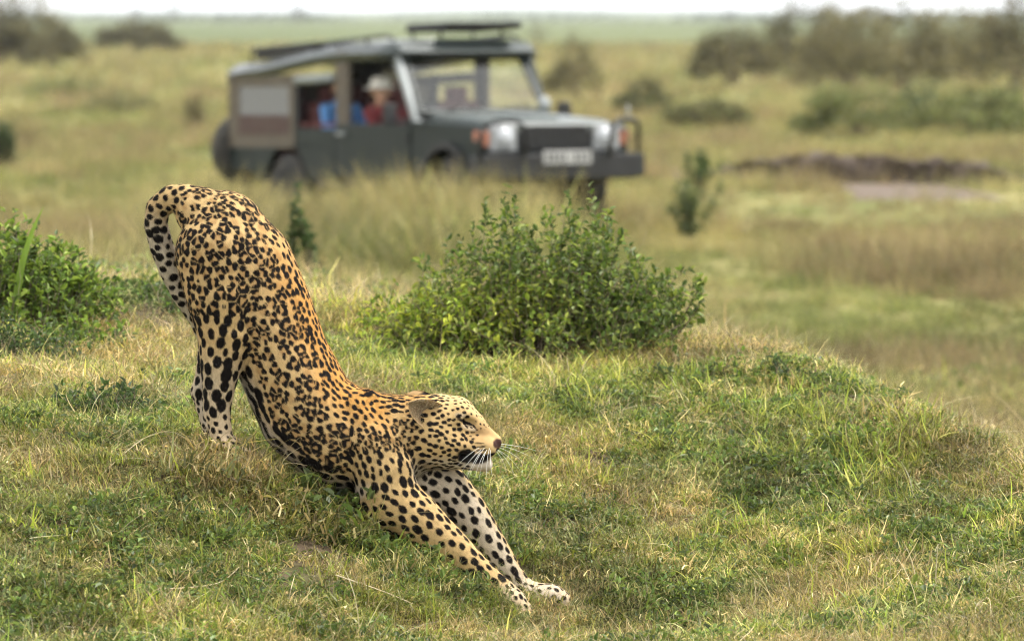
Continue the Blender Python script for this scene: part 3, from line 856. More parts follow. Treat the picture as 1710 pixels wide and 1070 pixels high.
# spots
nz1 = np.sin(X * 310 + 1.3) * np.sin(Z * 270 + .4) + np.sin(X * 190 + Y * 240) * np.sin(Z * 330 - Y * 150)
nz1 *= .5
sp = np.full(len(V), 30.0); rad = np.full(len(V), 12.0); typ = np.zeros(len(V), int); elong = np.full(len(V), 1.15)
def setp(mask, s, r_, t_, e=1.15):
    sp[mask] = s; rad[mask] = r_; typ[mask] = t_; elong[mask] = e
setp(TORSO, 18.2, 10.4, 0)
setp(TORSO & (BV < 345), 16, 8.2, 0, 1.25)
setp(TORSO & (BACK < -.55), 19, 9, 1, 1.6)
setp(TORSO & (BACK > .8), 12, 5.8, 1, 1.3)
setp(NECK | SHO, 13.5, 7.4, 0, 1.15)
setp((NECK | SHO | TORSO) & (BU > 545) & (BACK > .35), 10.5, 4.8, 1, 1.4)
setp((NECK | SHO) & (BV > 745), 12.5, 5.6, 1, 1.4)
setp(HIND, 19, 10.8, 0, 1.2)
setp(HIND & (BV > 520), 17.5, 8.2, 1, 1.4)
setp(HIND & (BV > 585), 18, 9.4, 1, 1.3)
setp(FORE, 15, 7.0, 1, 1.3)
setp(lab('shoulder_near') & (BV > 790), 14.5, 6.6, 1, 1.4)
setp(PAW, 11, 4.6, 1, 1.2)
setp(TAIL, 14, 8.8, 1, .8)
setp(HEAD, 8.4, 4.0, 1, 1.25)
setp(HEAD & (BU < 730), 9.8, 4.6, 1, 1.3)
setp(HEAD & (BU > 783) & (BV < 735), 7.5, 2.0, 1)
setp(HEAD & (BV < 690) & (BU > 740), 8.5, 3.0, 1)
setp(lab('pad_near', 'pad_far', 'nose', 'bridge', 'jaw') & (BU > 790), 9, 1, 2)
setp(lab('bridge') & (BU > 775) & (BU < 818), 6.0, 1.9, 1)
sp /= S_; rad /= S_
kd = kdtree.KDTree(len(V))
for i, v in enumerate(V): kd.insert(v, i)
kd.balance()
cov = np.zeros(len(V), bool)
order = RNG.permutation(len(V))
dark = np.zeros(len(V)); tawny = np.zeros(len(V))
centres = []
for i in order:
    if cov[i]: continue
    s = sp[i]
    near_ = np.array([h[1] for h in kd.find_range(V[i], s)])
    near_ = near_[((Nn[near_] @ Nn[i]) > -.2) & (np.linalg.norm(V[near_] - V[i], axis=1) < np.minimum(s, sp[near_] * 1.25))]
    cov[near_] = True
    centres.append(i)
def splat(i, R, kind, el):
    rng_ = R * 2.0
    idx_ = np.array([h[1] for h in kd.find_range(V[i], rng_ * max(1, el))])
    if not len(idx_): return
    idx_ = idx_[(Nn[idx_] @ Nn[i]) > 0.1]
    t1 = FLOW[i]; t2 = np.cross(Nn[i], t1)
    dv = V[idx_] - V[i]
    a, b_ = dv @ t1 / el, dv @ t2
    ns = nz1[idx_] * .09
    if kind == 0:
        m_ = RNG.choice([3, 3, 4, 4, 5])
        ph = RNG.random() * 6.283
        rr = R * RNG.uniform(.74, .84)
        for j in range(m_):
            if m_ >= 4 and RNG.random() < .18: continue
            an = ph + 6.283 * j / m_ + RNG.normal(0, .18)
            ca, sa = math.cos(an), math.sin(an)
            al, be = (a - ca * rr), (b_ - sa * rr)
            tan_, radl = -al * sa + be * ca, al * ca + be * sa
            tan_ = tan_ ; radl = radl + tan_ ** 2 / (2 * rr)
            aa = rr * min(.95, 3.14 / m_ * RNG.uniform(.64, .9)); bb = R * RNG.uniform(.42, .58)
            e = np.sqrt((tan_ / aa) ** 2 + (radl / bb) ** 2) + ns
            dark[idx_] = np.maximum(dark[idx_], 1 - sstep(.9, 1.08, e))
        tawny[idx_] = np.maximum(tawny[idx_], .8 * (1 - sstep(.5, 1.0, np.hypot(a, b_) / R)))
    elif kind == 1:
        rx = R * RNG.uniform(.75, 1.12); an = RNG.normal(0, .5)
        ca, sa = math.cos(an), math.sin(an)
        a2, b2 = a * ca + b_ * sa, -a * sa + b_ * ca
        e = np.sqrt((a2 / rx) ** 2 + (b2 / (rx * RNG.uniform(.75, 1.0))) ** 2) + ns
        dark[idx_] = np.maximum(dark[idx_], 1 - sstep(.88, 1.06, e))
for i in centres:
    splat(i, rad[i] * RNG.uniform(.88, 1.12), typ[i], elong[i])
# small fillers in the gaps between rosettes
gap = (typ == 0) & (dark < .05)
cov = ~gap
for i in RNG.permutation(np.nonzero(gap)[0])[:9000]:
    if cov[i]: continue
    hs = np.array([h[1] for h in kd.find_range(V[i], 7.5 / S_)])
    if dark[hs].max() > .3 or tawny[hs].max() > .4: continue
    splat(i, 4.2 / S_, 1, 1.2)
    cov[[h[1] for h in kd.find_range(V[i], 16 / S_)]] = True
# pale lines keep neighbouring rosettes apart
cen = np.array([i for i in centres if typ[i] == 0])
kc = kdtree.KDTree(len(cen))
for j, i in enumerate(cen): kc.insert(V[i], j)
kc.balance()
for i in np.nonzero(typ == 0)[0]:
    hh = kc.find_n(V[i], 2)
    if dark[i] > 0 and hh[1][2] < .06: dark[i] *= .25 + .75 * sstep(.0, 2.2 / S_, hh[1][2] - hh[0][2] + nz1[i] * 1.6 / S_)
base = base * (1 - .62 * tawny[:, None] * (1 - .8 * white[:, None])) + np.array([.31, .155, .05]) * (.62 * tawny * (1 - .8 * white))[:, None]
# face marks (the same on both sides): lips, nose, closed eye with its pale rim, tear line
hu, hv = BU, BV
def mark(cx, cy, rx, ry, ang=0.0, soft=.25, mask=HEAD):
    ca, sa = math.cos(ang), math.sin(ang)
    a, b_ = (hu - cx) * ca + (hv - cy) * sa, -(hu - cx) * sa + (hv - cy) * ca
    return (1 - sstep(1 - soft, 1 + soft, np.sqrt((a / rx) ** 2 + (b_ / ry) ** 2) + nz1 * .06)) * mask
side = HEAD & (np.abs(Y - LY) > .012)
pale = np.maximum.reduce([mark(783, 712, 13, 4.5, .35, mask=side), mark(772, 692, 13, 4, .25, mask=side), mark(806, 778, 16, 9), mark(770, 690, 10, 4, mask=side) * .6])
base = base * (1 - .5 * pale[:, None]) + np.array([.46, .39, .29]) * .5 * pale[:, None]
dark *= 1 - np.clip(mark(806, 776, 20, 12) + mark(816, 726, 16, 12), 0, 1)
lips = np.maximum.reduce([mark(779, 760, 16, 13, .3), mark(800, 765, 18, 9, -.1), mark(816, 760, 13, 3.2, -.35),
                          mark(781, 705, 10, 2.6, .40, mask=side), mark(792, 711, 5, 1.8, .9, mask=side), mark(770, 698, 7, 2.0, .2, mask=side) * .9,
                          mark(804, 744, 9, 1.5, -.1, mask=side) * .9, mark(805, 750, 10, 1.6, -.1, mask=side) * .9, mark(800, 738, 9, 1.4, .05, mask=side) * .8, mark(790, 731, 3, 1.8, mask=side), mark(797, 725, 3, 1.6, mask=side), mark(788, 720, 3, 1.7, mask=side),
                          mark(831, 752, 3, 5)])
dark = np.maximum(dark, lips)
noset = mark(831, 740, 8, 8, .2) * (BU > 823)
col_body = base * (1 - dark[:, None]) + np.array([.009, .007, .006]) * dark[:, None]
col_body = col_body * (1 - noset[:, None]) + np.array([.05, .024, .019]) * noset[:, None]
col_body *= (1 + .06 * nz1)[:, None]

M_fur = vcol_mat('leopard_coat', .8, 0.0, .08)
leo_o = P(560, 860, LY)
org = np.array([leo_o.x, leo_o.y, float(ground_z(leo_o.x, leo_o.y))])
leopard = obj_np('leopard', V - org, F, M_fur, cols=col_body)
leopard.location = org
tag(leopard, 'spotted leopard stretching its forelegs down the grassy slope with rump raised', 'leopard')

# fur: short hairs lying along the body
def fur(n):
    ar = np.linalg.norm(np.cross(V[F[:, 2]] - V[F[:, 0]], V[F[:, 3]] - V[F[:, 1]]), axis=1)
    fi = RNG.choice(len(F), n, p=ar / ar.sum())
    w_ = RNG.dirichlet([1, 1, 1, 1], n)
    pick = lambda A: (A[F[fi]] * w_[:, :, None]).sum(1)
    p, nn_, fl = pick(V), pick(Nn), pick(FLOW)
    nn_ /= np.linalg.norm(nn_, axis=1)[:, None]
    # long pale hair on belly and chin, short hair on the face and the paws
    L = np.full(len(V), .0125); L[HEAD] = .007; L[HEAD & (BU > 785)] = .0045; L[PAW] = .007; L = L * (1 + .9 * white * (TORSO | NECK)); L[FORE | HIND] *= .85
    L = blur(L, 8)
    hl = (L[F[fi]] * w_).sum(1) * RNG.uniform(.6, 1.25, n)
    fl = fl + RNG.normal(0, .22, (n, 3)); fl -= nn_ * (fl * nn_).sum(1)[:, None]; fl /= np.linalg.norm(fl, axis=1)[:, None] + 1e-9
    be = np.where(RNG.random(n) < .2, RNG.uniform(.5, 1.0, n), RNG.uniform(.15, .5, n))[:, None]
    d = fl * np.cos(be) + nn_ * np.sin(be)
    sd_ = np.cross(d, nn_); sd_ /= np.linalg.norm(sd_, axis=1)[:, None] + 1e-9
    wd = .0011
    root = p - nn_ * .0008 - fl * hl[:, None] * .5
    mid = root + d * hl[:, None] * .55; tipp = root + (d * .93 + fl * .2 - nn_ * .12) * hl[:, None]
    VV = np.stack([root - sd_ * wd * .5, root + sd_ * wd * .5, tipp], 1).reshape(-1, 3)
    FF = np.arange(3 * n).reshape(-1, 3)
    cell = np.floor(p / .0075).astype(np.int64)                # hairs stick together in small locks
    lock = ((cell * np.array([73856093, 19349663, 83492791])).sum(1) % 4096) / 4096.0
    cc = pick(col_body) * (RNG.uniform(.72, 1.28, n) * (.78 + .44 * lock))[:, None]
    CC = np.repeat(cc[:, None], 3, 1); CC[:, 0] *= .88; CC[:, 1] *= .88; CC[:, 2] = CC[:, 2] * .9 + .1 * cc * 1.6
    me = mesh_np('fur', VV - org, FF, M_fur, cols=CC.reshape(-1, 3), smooth=True)
    ns = np.repeat((nn_ + .35 * d + RNG.normal(0, .4, (n, 3)))[:, None], 3, 1).reshape(-1, 3); ns /= np.linalg.norm(ns, axis=1)[:, None]
    me.normals_split_custom_set_from_vertices(ns.astype(np.float32))
    o = link(bpy.data.objects.new('fur', me), leopard)
    o['kind'] = 'stuff'
fur(260000)

# ears: rounded cups, the inside set with long pale hairs
def ear(cx, cy, d, sgn, parent):
    nu, nv = 15, 9
    c0 = np.array(P(cx, cy, LY + d)[:])
    # axes: base-to-tip (back and up, laid back), width, and the open face
    axT = np.array([-.70, sgn * .58, .42]); axT /= np.linalg.norm(axT)
    face = np.array([.30, sgn * .90, -.1]); face -= axT * (face @ axT); face /= np.linalg.norm(face)
    axW = np.cross(axT, face)
    VV, CC = [], []
    for sh in (0, 1):                                         # inner and outer skin
        for j in range(nv):
            f = j / (nv - 1)
            wv = .044 * math.sqrt(max(0, 1 - (f * .98) ** 2.4)) * (1 - .1 * f)
            for i in range(nu):
                a = -1 + 2 * i / (nu - 1)
                dep = (.030 * (1 - a * a) * (1 - .6 * f)) + sh * .0045
                p = c0 + axT * (.104 * f) + axW * (wv * a) - face * dep
                VV.append(p)
                if sh == 0: cl = np.array([.20, .14, .09]) + np.array([.36, .24, .11]) * max(abs(a), f) ** 2.5  # hollow painted darker as shade, tan towards the rim
                else: cl = np.array([.02, .015, .012]) if .15 < f < .62 else np.array([.34, .22, .10])
                CC.append(cl)
    k = np.arange(nu * nv).reshape(nv, nu); k2 = k + nu * nv
    qi = np.stack([k[:-1, :-1], k[:-1, 1:], k[1:, 1:], k[1:, :-1]], -1).reshape(-1, 4)
    qo = (qi + nu * nv)[:, ::-1]
    rim = [(k[j, 0], k2[j, 0], k2[j + 1, 0], k[j + 1, 0]) for j in range(nv - 1)] + [(k[j + 1, -1], k2[j + 1, -1], k2[j, -1], k[j, -1]) for j in range(nv - 1)] + \
          [(k[-1, i], k2[-1, i], k2[-1, i + 1], k[-1, i + 1]) for i in range(nu - 1)]
    o = obj_np('ear', np.array(VV) - org, np.concatenate([qi, qo, np.array(rim)]), M_fur, parent, cols=np.array(CC))
    # hair tufts inside the ear and along the rim
    n = 900
    a = RNG.uniform(-1, 1, n); f = RNG.uniform(0, .95, n)
    wv = .044 * np.sqrt(np.maximum(0, 1 - (f * .98) ** 2.4)) * (1 - .1 * f)
    dep = .030 * (1 - a * a) * (1 - .6 * f)
    p = c0 + axT * (.104 * f)[:, None] + axW * (wv * a)[:, None] - face * dep[:, None]
    d_ = face * RNG.uniform(.2, .8, n)[:, None] + axT * RNG.uniform(.2, .9, n)[:, None] + axW * (-a * .5)[:, None] + RNG.normal(0, .2, (n, 3))
    d_ /= np.linalg.norm(d_, axis=1)[:, None]
    s_ = np.cross(d_, face); s_ /= np.linalg.norm(s_, axis=1)[:, None] + 1e-9
    hl = RNG.uniform(.006, .016, n)[:, None]
    VV = np.stack([p - s_ * .0006, p + s_ * .0006, p + d_ * hl], 1).reshape(-1, 3)
    cc = np.array([.62, .50, .33])[None] * RNG.uniform(.5, 1.25, n)[:, None]
    link(bpy.data.objects.new('ear_hair', mesh_np('ear_hair', VV - org, np.arange(3 * n).reshape(-1, 3), M_fur, cols=np.repeat(cc[:, None], 3, 1).reshape(-1, 3), smooth=False)), o)
ear(727, 697, -.084, -1, leopard)
ear(722, 686, .082, 1, leopard)

# whiskers
M_whisk = paint('whisker', (.78, .76, .70), .4)
def whisker(a, mid, b_, r0=.0008):
    A, B, C = [np.array(P(q[0], q[1], LY + q[2])[:]) - org for q in (a, mid, b_)]
    pts = [tuple((1 - s) ** 2 * A + 2 * s * (1 - s) * B + s * s * C) for s in np.linspace(0, 1, 9)]
    tube('whisker', pts, [r0 * (1 - .8 * s) for s in np.linspace(0, 1, 9)], M_whisk, leopard, n=5)
for y0, x0, ex, ey in ((744, 812, 782, 800), (747, 808, 770, 788), (750, 806, 776, 806), (748, 814, 800, 802), (746, 818, 812, 800), (752, 812, 792, 800), (744, 806, 762, 778), (750, 819, 822, 796)):
    whisker((x0, y0, -.047), ((x0 * .6 + ex * .4) - 3, y0 + (ey - y0) * .3, -.085), (ex, ey, -.11))
for y0, ex, ey in ((742, 888, 764), (744, 880, 778), (747, 872, 792), (746, 862, 800), (740, 895, 752), (748, 850, 800)):
    whisker((822, y0, .03), ((822 + ex) / 2 + 4, y0 + (ey - y0) * .2, .075), (ex, ey, .12))

# ------------------------------------------------------------------ safari vehicle
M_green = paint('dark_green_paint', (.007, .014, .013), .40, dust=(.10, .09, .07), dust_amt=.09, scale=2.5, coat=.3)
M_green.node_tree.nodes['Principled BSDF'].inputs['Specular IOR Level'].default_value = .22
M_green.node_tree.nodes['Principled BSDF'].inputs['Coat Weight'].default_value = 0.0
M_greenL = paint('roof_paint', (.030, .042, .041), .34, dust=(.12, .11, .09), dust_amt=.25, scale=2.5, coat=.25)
M_canvas = paint('khaki_canvas', (.115, .095, .072), .9, dust=(.16, .135, .10), dust_amt=.6, scale=5, bump=.5)
M_black = paint('black_metal', (.009, .009, .010), .5, dust=(.06, .055, .04), dust_amt=.2, scale=5)
M_rubber = paint('tyre_rubber', (.018, .018, .018), .85, dust=(.13, .11, .08), dust_amt=.45, scale=7, bump=.4)
M_rim = paint('wheel_steel', (.42, .42, .40), .4, .6, dust=(.25, .2, .15), dust_amt=.5)
M_chrome = paint('lamp_chrome', (.34, .35, .36), .4, .5)
M_bonnet_sky = paint('bonnet_paint_sky_sheen', (.075, .092, .09), .42, dust=(.2, .19, .16), dust_amt=.35, scale=2.5)  # dusty green paint, lightened to imitate the sky reflected on the bonnet
M_lens = paint('lamp_lens', (.42, .44, .46), .12, .0, coat=.6)
M_amber = paint('amber_lens', (.40, .15, .085), .35)
M_redlens = paint('red_lens', (.45, .02, .02), .3)
M_plate = paint('number_plate_white', (.36, .36, .35), .5)
M_ink = paint('plate_ink', (.03, .03, .03), .6)
M_seat = paint('dark_red_upholstery', (.11, .025, .022), .8, dust=(.2, .08, .06), dust_amt=.4)
M_inside = paint('cab_lining', (.018, .018, .017), .9)
M_glass = glass_mat('window_glass', (.95, .97, .96), .04)
M_plastic = glass_mat('clear_canvas_window', (.80, .80, .80), .02, haze=.6)
M_flap = paint('rust_brown_canvas', (.085, .05, .042), .9, dust=(.13, .10, .08), dust_amt=.4, scale=6, bump=.4)
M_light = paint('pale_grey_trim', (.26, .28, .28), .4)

ALPHA = math.radians(31)
VC = P(728, 378, 58.6)
veh = empty('safari_vehicle', (VC.x, VC.y, float(ground_z(VC.x, VC.y)) + .02))
Mh = Matrix(((math.sin(ALPHA), math.cos(ALPHA), 0), (-math.cos(ALPHA), math.sin(ALPHA), 0), (0, 0, 1)))     # forward, left, up as columns
veh.rotation_mode = 'QUATERNION'
veh.rotation_quaternion = (Mh @ Matrix.Rotation(math.radians(-.9), 3, 'Y')).to_quaternion()
tag(veh, 'dark green safari vehicle with khaki canvas sides parked in the tall grass', 'vehicle')
v_ = veh
HW = .86

# floor pan and lower sides
box('floor_pan', (-.2, 0, .56), (4.6, 1.56, .12), M_black, v_, .01)
for s in (-1, 1):
    arch = lambda cx, r0: [(cx + r0 * math.cos(a), .42 + r0 * math.sin(a)) for a in np.linspace(math.pi * .86, math.pi * .14, 9)]
    # rear quarter with wheel arch, then door skins, then front wing
    prof = [(-2.88, .62)] + [(-2.12, .58)] + arch(-1.62, .47) + [(-1.12, .52), (-.58, .52), (-.58, .86), (-2.88, .86)]
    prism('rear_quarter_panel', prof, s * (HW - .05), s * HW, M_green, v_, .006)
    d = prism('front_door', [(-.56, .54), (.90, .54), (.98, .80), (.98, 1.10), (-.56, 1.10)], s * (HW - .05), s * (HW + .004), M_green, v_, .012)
    box('door_handle', (-.42, s * (HW + .022), 1.0), (.16, .03, .035), M_light if s < 0 else M_black, d, .006)
    box('door_hinge', (.93, s * (HW + .015), .95), (.05, .02, .08), M_black, d, .003)
    box('sill_step', (.1, s * (HW + .05), .47), (1.7, .16, .05), M_black, v_, .01)
    wing = prism('front_wing', [(1.0, .60), (1.26, .52)] + arch(1.72, .48) + [(2.24, .56), (2.34, .60), (2.36, 1.04), (2.26, 1.10), (1.0, 1.13)], s * .52, s * (HW + .01), M_green, v_, .03)
    fl = prism('wheel_arch_flare', [(1.72 + .50 * math.cos(a), .42 + .50 * math.sin(a)) for a in np.linspace(math.pi * .9, math.pi * .1, 12)] + [(1.72 + .44 * math.cos(a), .42 + .44 * math.sin(a)) for a in np.linspace(math.pi * .1, math.pi * .9, 12)],
               s * (HW - .02), s * (HW + .06), M_black, wing, .006)
    box('side_lamp', (2.30, s * (HW - .02), .98), (.08, .10, .10), M_amber, v_, .015)
    box('mud_flap', (1.22, s * .74, .36), (.02, .24, .30), M_rubber, v_, .003)
    box('tail_light', (-2.91, s * .74, .82), (.05, .12, .22), M_redlens, v_, .01)
# canvas rear sides with clear roll-down windows, open middle bay
for s in (-1, 1):
    bm = bmesh.new()
    x0, x1, z0, z1 = -2.88, -1.44, .84, 1.60
    wx0, wx1, wz0, wz1 = -2.66, -1.56, 1.00, 1.50
    y = s * (HW - .012)
    for (a, b_, c_, d_) in ((x0, wx0, z0, z1), (wx1, x1, z0, z1), (wx0, wx1, z0, wz0), (wx0, wx1, wz1, z1)):
        add_box(bm, ((a + b_) / 2, y, (c_ + d_) / 2), (b_ - a, .022, d_ - c_))
    cs = bm_obj('canvas_side', bm, M_canvas, v_, bevel=.004)
    box('canvas_window', ((wx0 + wx1) / 2, y - s * .004, (wz0 + wz1) / 2), (wx1 - wx0 - .002, .006, wz1 - wz0 - .002), M_plastic, cs, 0)
    box('canvas_flap', ((wx0 + wx1) / 2, y + s * .013, 1.09), (wx1 - wx0 + .02, .012, .20), M_flap, cs, .004)
    for xx in (-2.85, -1.47):
        box('canvas_seam', (xx, y + s * .014, 1.22), (.05, .008, .74), M_canvas, cs, .003)
    box('seam_strip', (-2.16, y + s * .014, .875), (1.40, .008, .05), M_canvas, cs, .003)
    tube('rolled_canvas', [(-1.40, y, 1.555), (-.62, y, 1.575)], .05, M_light if s < 0 else M_canvas, v_, n=10)
    # pillars
    box('centre_pillar', (-.44, s * (HW - .03), 1.36), (.26, .05, .98), M_canvas, v_, .01)
    box('bay_pillar', (-1.41, s * (HW - .03), 1.22), (.05, .05, .78), M_black, v_, .006)
    prism('windscreen_pillar', [(.93, 1.10), (1.02, 1.10), (.60, 1.80), (.51, 1.80)], s * (HW - .12), s * (HW - .05), M_light if s < 0 else M_green, v_, .01)
    box('bay_waist_rail', (-1.0, s * (HW - .02), .95), (.84, .04, .20), M_green, v_, .01)
    box('bay_grab_rail', (-1.0, s * (HW - .05), 1.09), (.82, .03, .035), M_seat, v_, .008)
    # door mirrors
    mr = box('door_mirror', (.86, s * (HW + .17), 1.20), (.06, .15, .22), M_black, v_, .02)
    tube('mirror_arm', [(.92, s * (HW - .02), 1.12), (.88, s * (HW + .14), 1.16)], .012, M_black, mr)
# rear end
prism('rear_panel', [(-.84, .60), (.84, .60), (.84, 1.62), (-.84, 1.62)], -2.90, -2.86, M_canvas, v_, .01, axis='x')
sw = lathe('spare_wheel', [(.20, -.12), (.34, -.12), (.385, -.07), (.385, .07), (.34, .12), (.20, .12)], M_rubber, v_, (-3.00, -.60, .82))
sw.rotation_euler = (0, 0, math.pi / 2)
lathe('rim', [(.05, -.05), (.20, -.10), (.205, .06), (.05, .03)], M_rim, sw)
box('rear_bumper', (-2.94, 0, .56), (.12, 1.6, .14), M_black, v_, .02)
# bonnet, cowl
prism('bonnet', [(1.00, 1.10), (2.36, 1.00), (2.38, 1.09), (2.30, 1.13), (1.00, 1.215)], -.66, .66, M_bonnet_sky, v_, .035)
box('bonnet_rib', (1.62, 0, 1.183), (1.1, .34, .03), M_bonnet_sky, v_, .012, Matrix.Rotation(math.radians(3.2), 3, 'Y'))
box('cowl_vent', (1.08, 0, 1.212), (.14, 1.0, .02), M_black, v_, .004)
box('scuttle', (.94, 0, .86), (.10, 1.60, .62), M_inside, v_, .01)
# front face
box('radiator_panel', (2.30, 0, .88), (.08, 1.5, .46), M_green, v_, .01)
gr = prism('grille', [(-.40, .83), (.40, .83), (.42, .98), (.36, 1.09), (-.36, 1.09), (-.42, .98)], 2.34, 2.372, M_black, v_, .015, axis='x')
for k in range(6):
    box('grille_slat', (2.383, 0, .862 + k * .04), (.016, .72, .012), M_black, gr, .002)
for s in (-1, 1):
    hl = box('headlight', (2.352, s * .60, .955), (.05, .31, .26), M_chrome, v_, .02)
    lathe('lamp_glass', [(.001, .045), (.06, .038), (.098, .02), (.104, 0), (.104, -.02)], M_lens, hl, (2.372, s * .585, .955)).rotation_euler = (0, 0, -math.pi / 2)
    box('indicator', (2.352, s * .795, .95), (.05, .06, .15), M_amber, v_, .015)
    # bull bar hoop
    tube('bull_bar_hoop', [(2.60, s * .50, .78), (2.64, s * .50, 1.06), (2.62, s * .60, 1.13), (2.58, s * .80, 1.13), (2.50, s * .90, 1.08), (2.46, s * .92, .98), (2.46, s * .92, .74)], .026, M_black, v_, n=10)
bmp = prism('front_bumper', [(-.93, .58), (-.93, .78), (-.86, .80), (.86, .80), (.93, .78), (.93, .58), (.80, .55), (-.80, .55)], 2.42, 2.58, M_black, v_, .02, axis='x')
box('bumper_end', (2.36, -.90, .68), (.22, .08, .20), M_black, bmp, .02)
box('bumper_end', (2.36, .90, .68), (.22, .08, .20), M_black, bmp, .02)
npl = box('number_plate', (2.60, 0, .765), (.012, .56, .135), M_plate, v_, .004)
for k, w_ in enumerate((.045, .04, .048, 0, .04, .042, .05, .046)):
    if w_: box('plate_character', (2.608, .225 - k * .064, .765), (.003, w_ * .62, .085), M_ink, npl, 0)
tube('whip_aerial', [(2.40, .84, 1.1), (2.40, .84, 1.28)], [.014, .009], M_light, v_)
wm = lathe('wing_mirror', [(.01, -.02), (.07, -.015), (.08, 0), (.07, .015), (.01, .02)], M_light, v_, (1.02, .70, 1.29))
wm.rotation_euler = (0, 0, math.pi / 2)
tube('mirror_stalk', [(1.02, .70, 1.14), (1.02, .70, 1.24)], .01, M_black, v_)
# windscreen
bm = bmesh.new()
def scr(u, w): return (.98 - .43 * w, (-.76 + 1.52 * u) * (1 - .07 * w), 1.205 + .60 * w)
for (u0, u1, w0, w1) in ((0, 1, 0, .06), (0, 1, .93, 1), (0, .035, .06, .93), (.965, 1, .06, .93)):
    c4 = [Vector(scr(u0, w0)), Vector(scr(u1, w0)), Vector(scr(u1, w1)), Vector(scr(u0, w1))]
    nrm = Vector((.6, 0, .43)).normalized() * .02
    lo = [bm.verts.new(c - nrm) for c in c4]; hi = [bm.verts.new(c + nrm) for c in c4]
    bm.faces.new(lo[::-1]); bm.faces.new(hi)
    for i in range(4): bm.faces.new((lo[i], lo[(i + 1) % 4], hi[(i + 1) % 4], hi[i]))
ws = bm_obj('windscreen', bm, M_green, v_)
gl = np.array([scr(.035, .06), scr(.965, .06), scr(.965, .93), scr(.035, .93)])
nr = np.array([.58, 0, .81]) * .003
obj_np('windscreen_glass', np.concatenate([gl - nr, gl + nr]), np.array([[3, 2, 1, 0], [4, 5, 6, 7], [0, 1, 5, 4], [1, 2, 6, 5], [2, 3, 7, 6], [3, 0, 4, 7]]), M_glass, ws, smooth=False)
for y0 in (-.45, .15):
    tube('wiper', [(1.005, y0, 1.225), (.965, y0 + .16, 1.265), (.955, y0 + .44, 1.285)], .009, M_black, ws, n=6)
# roof
def roof_z(x): return 1.80 + .055 * math.sin(max(0, min(1, (x + 2.65) / 3.3)) * math.pi * .5) ** 1
bm = bmesh.new()
xs_ = np.linspace(-2.92, .60, 12); rows = []
for x in xs_:
    zt = 1.60 + (.20 if x > -.3 else .20 * sstep(-2.9, -.3, x))
    rows.append([bm.verts.new(p) for p in ((x, -HW, zt - .06), (x, -HW + .01, zt + .05), (x, -HW + .13, zt + .13), (x, -.35, zt + .165), (x, .35, zt + .165), (x, HW - .13, zt + .13), (x, HW - .01, zt + .05), (x, HW, zt - .06),
                                              (x, HW - .05, zt - .05), (x, .35, zt + .12), (x, -.35, zt + .12), (x, -HW + .05, zt - .05))])
for a, b_ in zip(rows, rows[1:]):
    for i in range(12): bm.faces.new((a[i], a[(i + 1) % 12], b_[(i + 1) % 12], b_[i]))
bm.faces.new(rows[0]); bm.faces.new(rows[-1][::-1])
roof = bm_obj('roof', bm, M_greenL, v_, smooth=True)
prism('roof_visor', [(.52, 1.79), (.66, 1.795), (.70, 1.83), (.56, 1.93)], -.80, .80, M_greenL, v_, .015)
for s in (-1, 1):
    tube('gutter_rail', [(-2.86, s * (HW + .015), 1.62)] + [(x, s * (HW + .015), 1.615 + .20 * float(sstep(-2.9, -.3, x)) * 1.0) for x in np.linspace(-2, .55, 8)], .018, M_black if s > 0 else M_greenL, v_, n=6)
    rl = tube('roof_rail', [(-1.2, s * .74, 1.86), (-1.1, s * .74, 1.93), (.3, s * .74, 2.0), (.45, s * .74, 1.96)], .018, M_black, v_, n=8)
    for x in (-.7, -.1):
        tube('rail_foot', [(x, s * .74, 1.84), (x, s * .74, 1.965)], .018, M_black, rl, n=6)
# rear roof rack
rk = empty('roof_rack'); rk.parent = v_
for s in (-1, 1):
    tube('rack_rail', [(-2.62, s * .72, 1.74), (-2.62, s * .72, 1.885), (-1.15, s * .72, 1.935), (-1.15, s * .72, 1.86)], .02, M_black, rk)
for x in np.linspace(-2.6, -1.2, 7):
    tube('rack_slat', [(x, -.74, 1.885 + .034 * (x + 2.6)), (x, .74, 1.885 + .034 * (x + 2.6))], .016, M_black, rk)
box('rack_cover', (-1.95, 0, 1.84), (1.34, 1.36, .12), M_black, rk, .01)
# raised roof hatch on struts
ht = prism('roof_hatch', [(-.12, 2.03), (.72, 2.06), (.74, 2.13), (-.10, 2.12)], -.28, .62, M_black, v_, .02)
for x in (-.1, .48):
    for yy in (-.2, .52):
        tube('hatch_strut', [(x, yy, 1.90), (x, yy, 2.06)], .016, M_black, v_, n=6)
# wheels
def wheel(x, y):
    w = empty('wheel', (x, y, .40)); w.parent = v_
    lathe('tyre', [(.21, -.12), (.34, -.125), (.385, -.09), (.395, -.04), (.395, .04), (.385, .09), (.34, .125), (.21, .12)], M_rubber, w)
    lathe('rim', [(.03, -.05), (.12, -.06), (.15, -.10), (.21, -.115), (.213, .115), (.15, .10), (.12, .06), (.03, .05)], M_rim, w)
    lathe('hub', [(.01, -.115), (.055, -.11), (.06, -.04), (.06, .04), (.055, .11), (.01, .115)], M_black, w, n=14)
    return w
for x, y in ((1.72, -.74), (1.72, .74), (-1.62, -.74), (-1.62, .74)):
    ww = wheel(x, y)
    if x > 0: ww.rotation_euler = (0, 0, math.radians(-14))
tube('axle', [(1.72, -.7, .40), (1.72, .7, .40)], .045, M_black, v_)
tube('axle', [(-1.62, -.7, .40), (-1.62, .7, .40)], .045, M_black, v_)
box('fuel_tank', (-.5, -.45, .42), (.9, .35, .2), M_black, v_, .03)
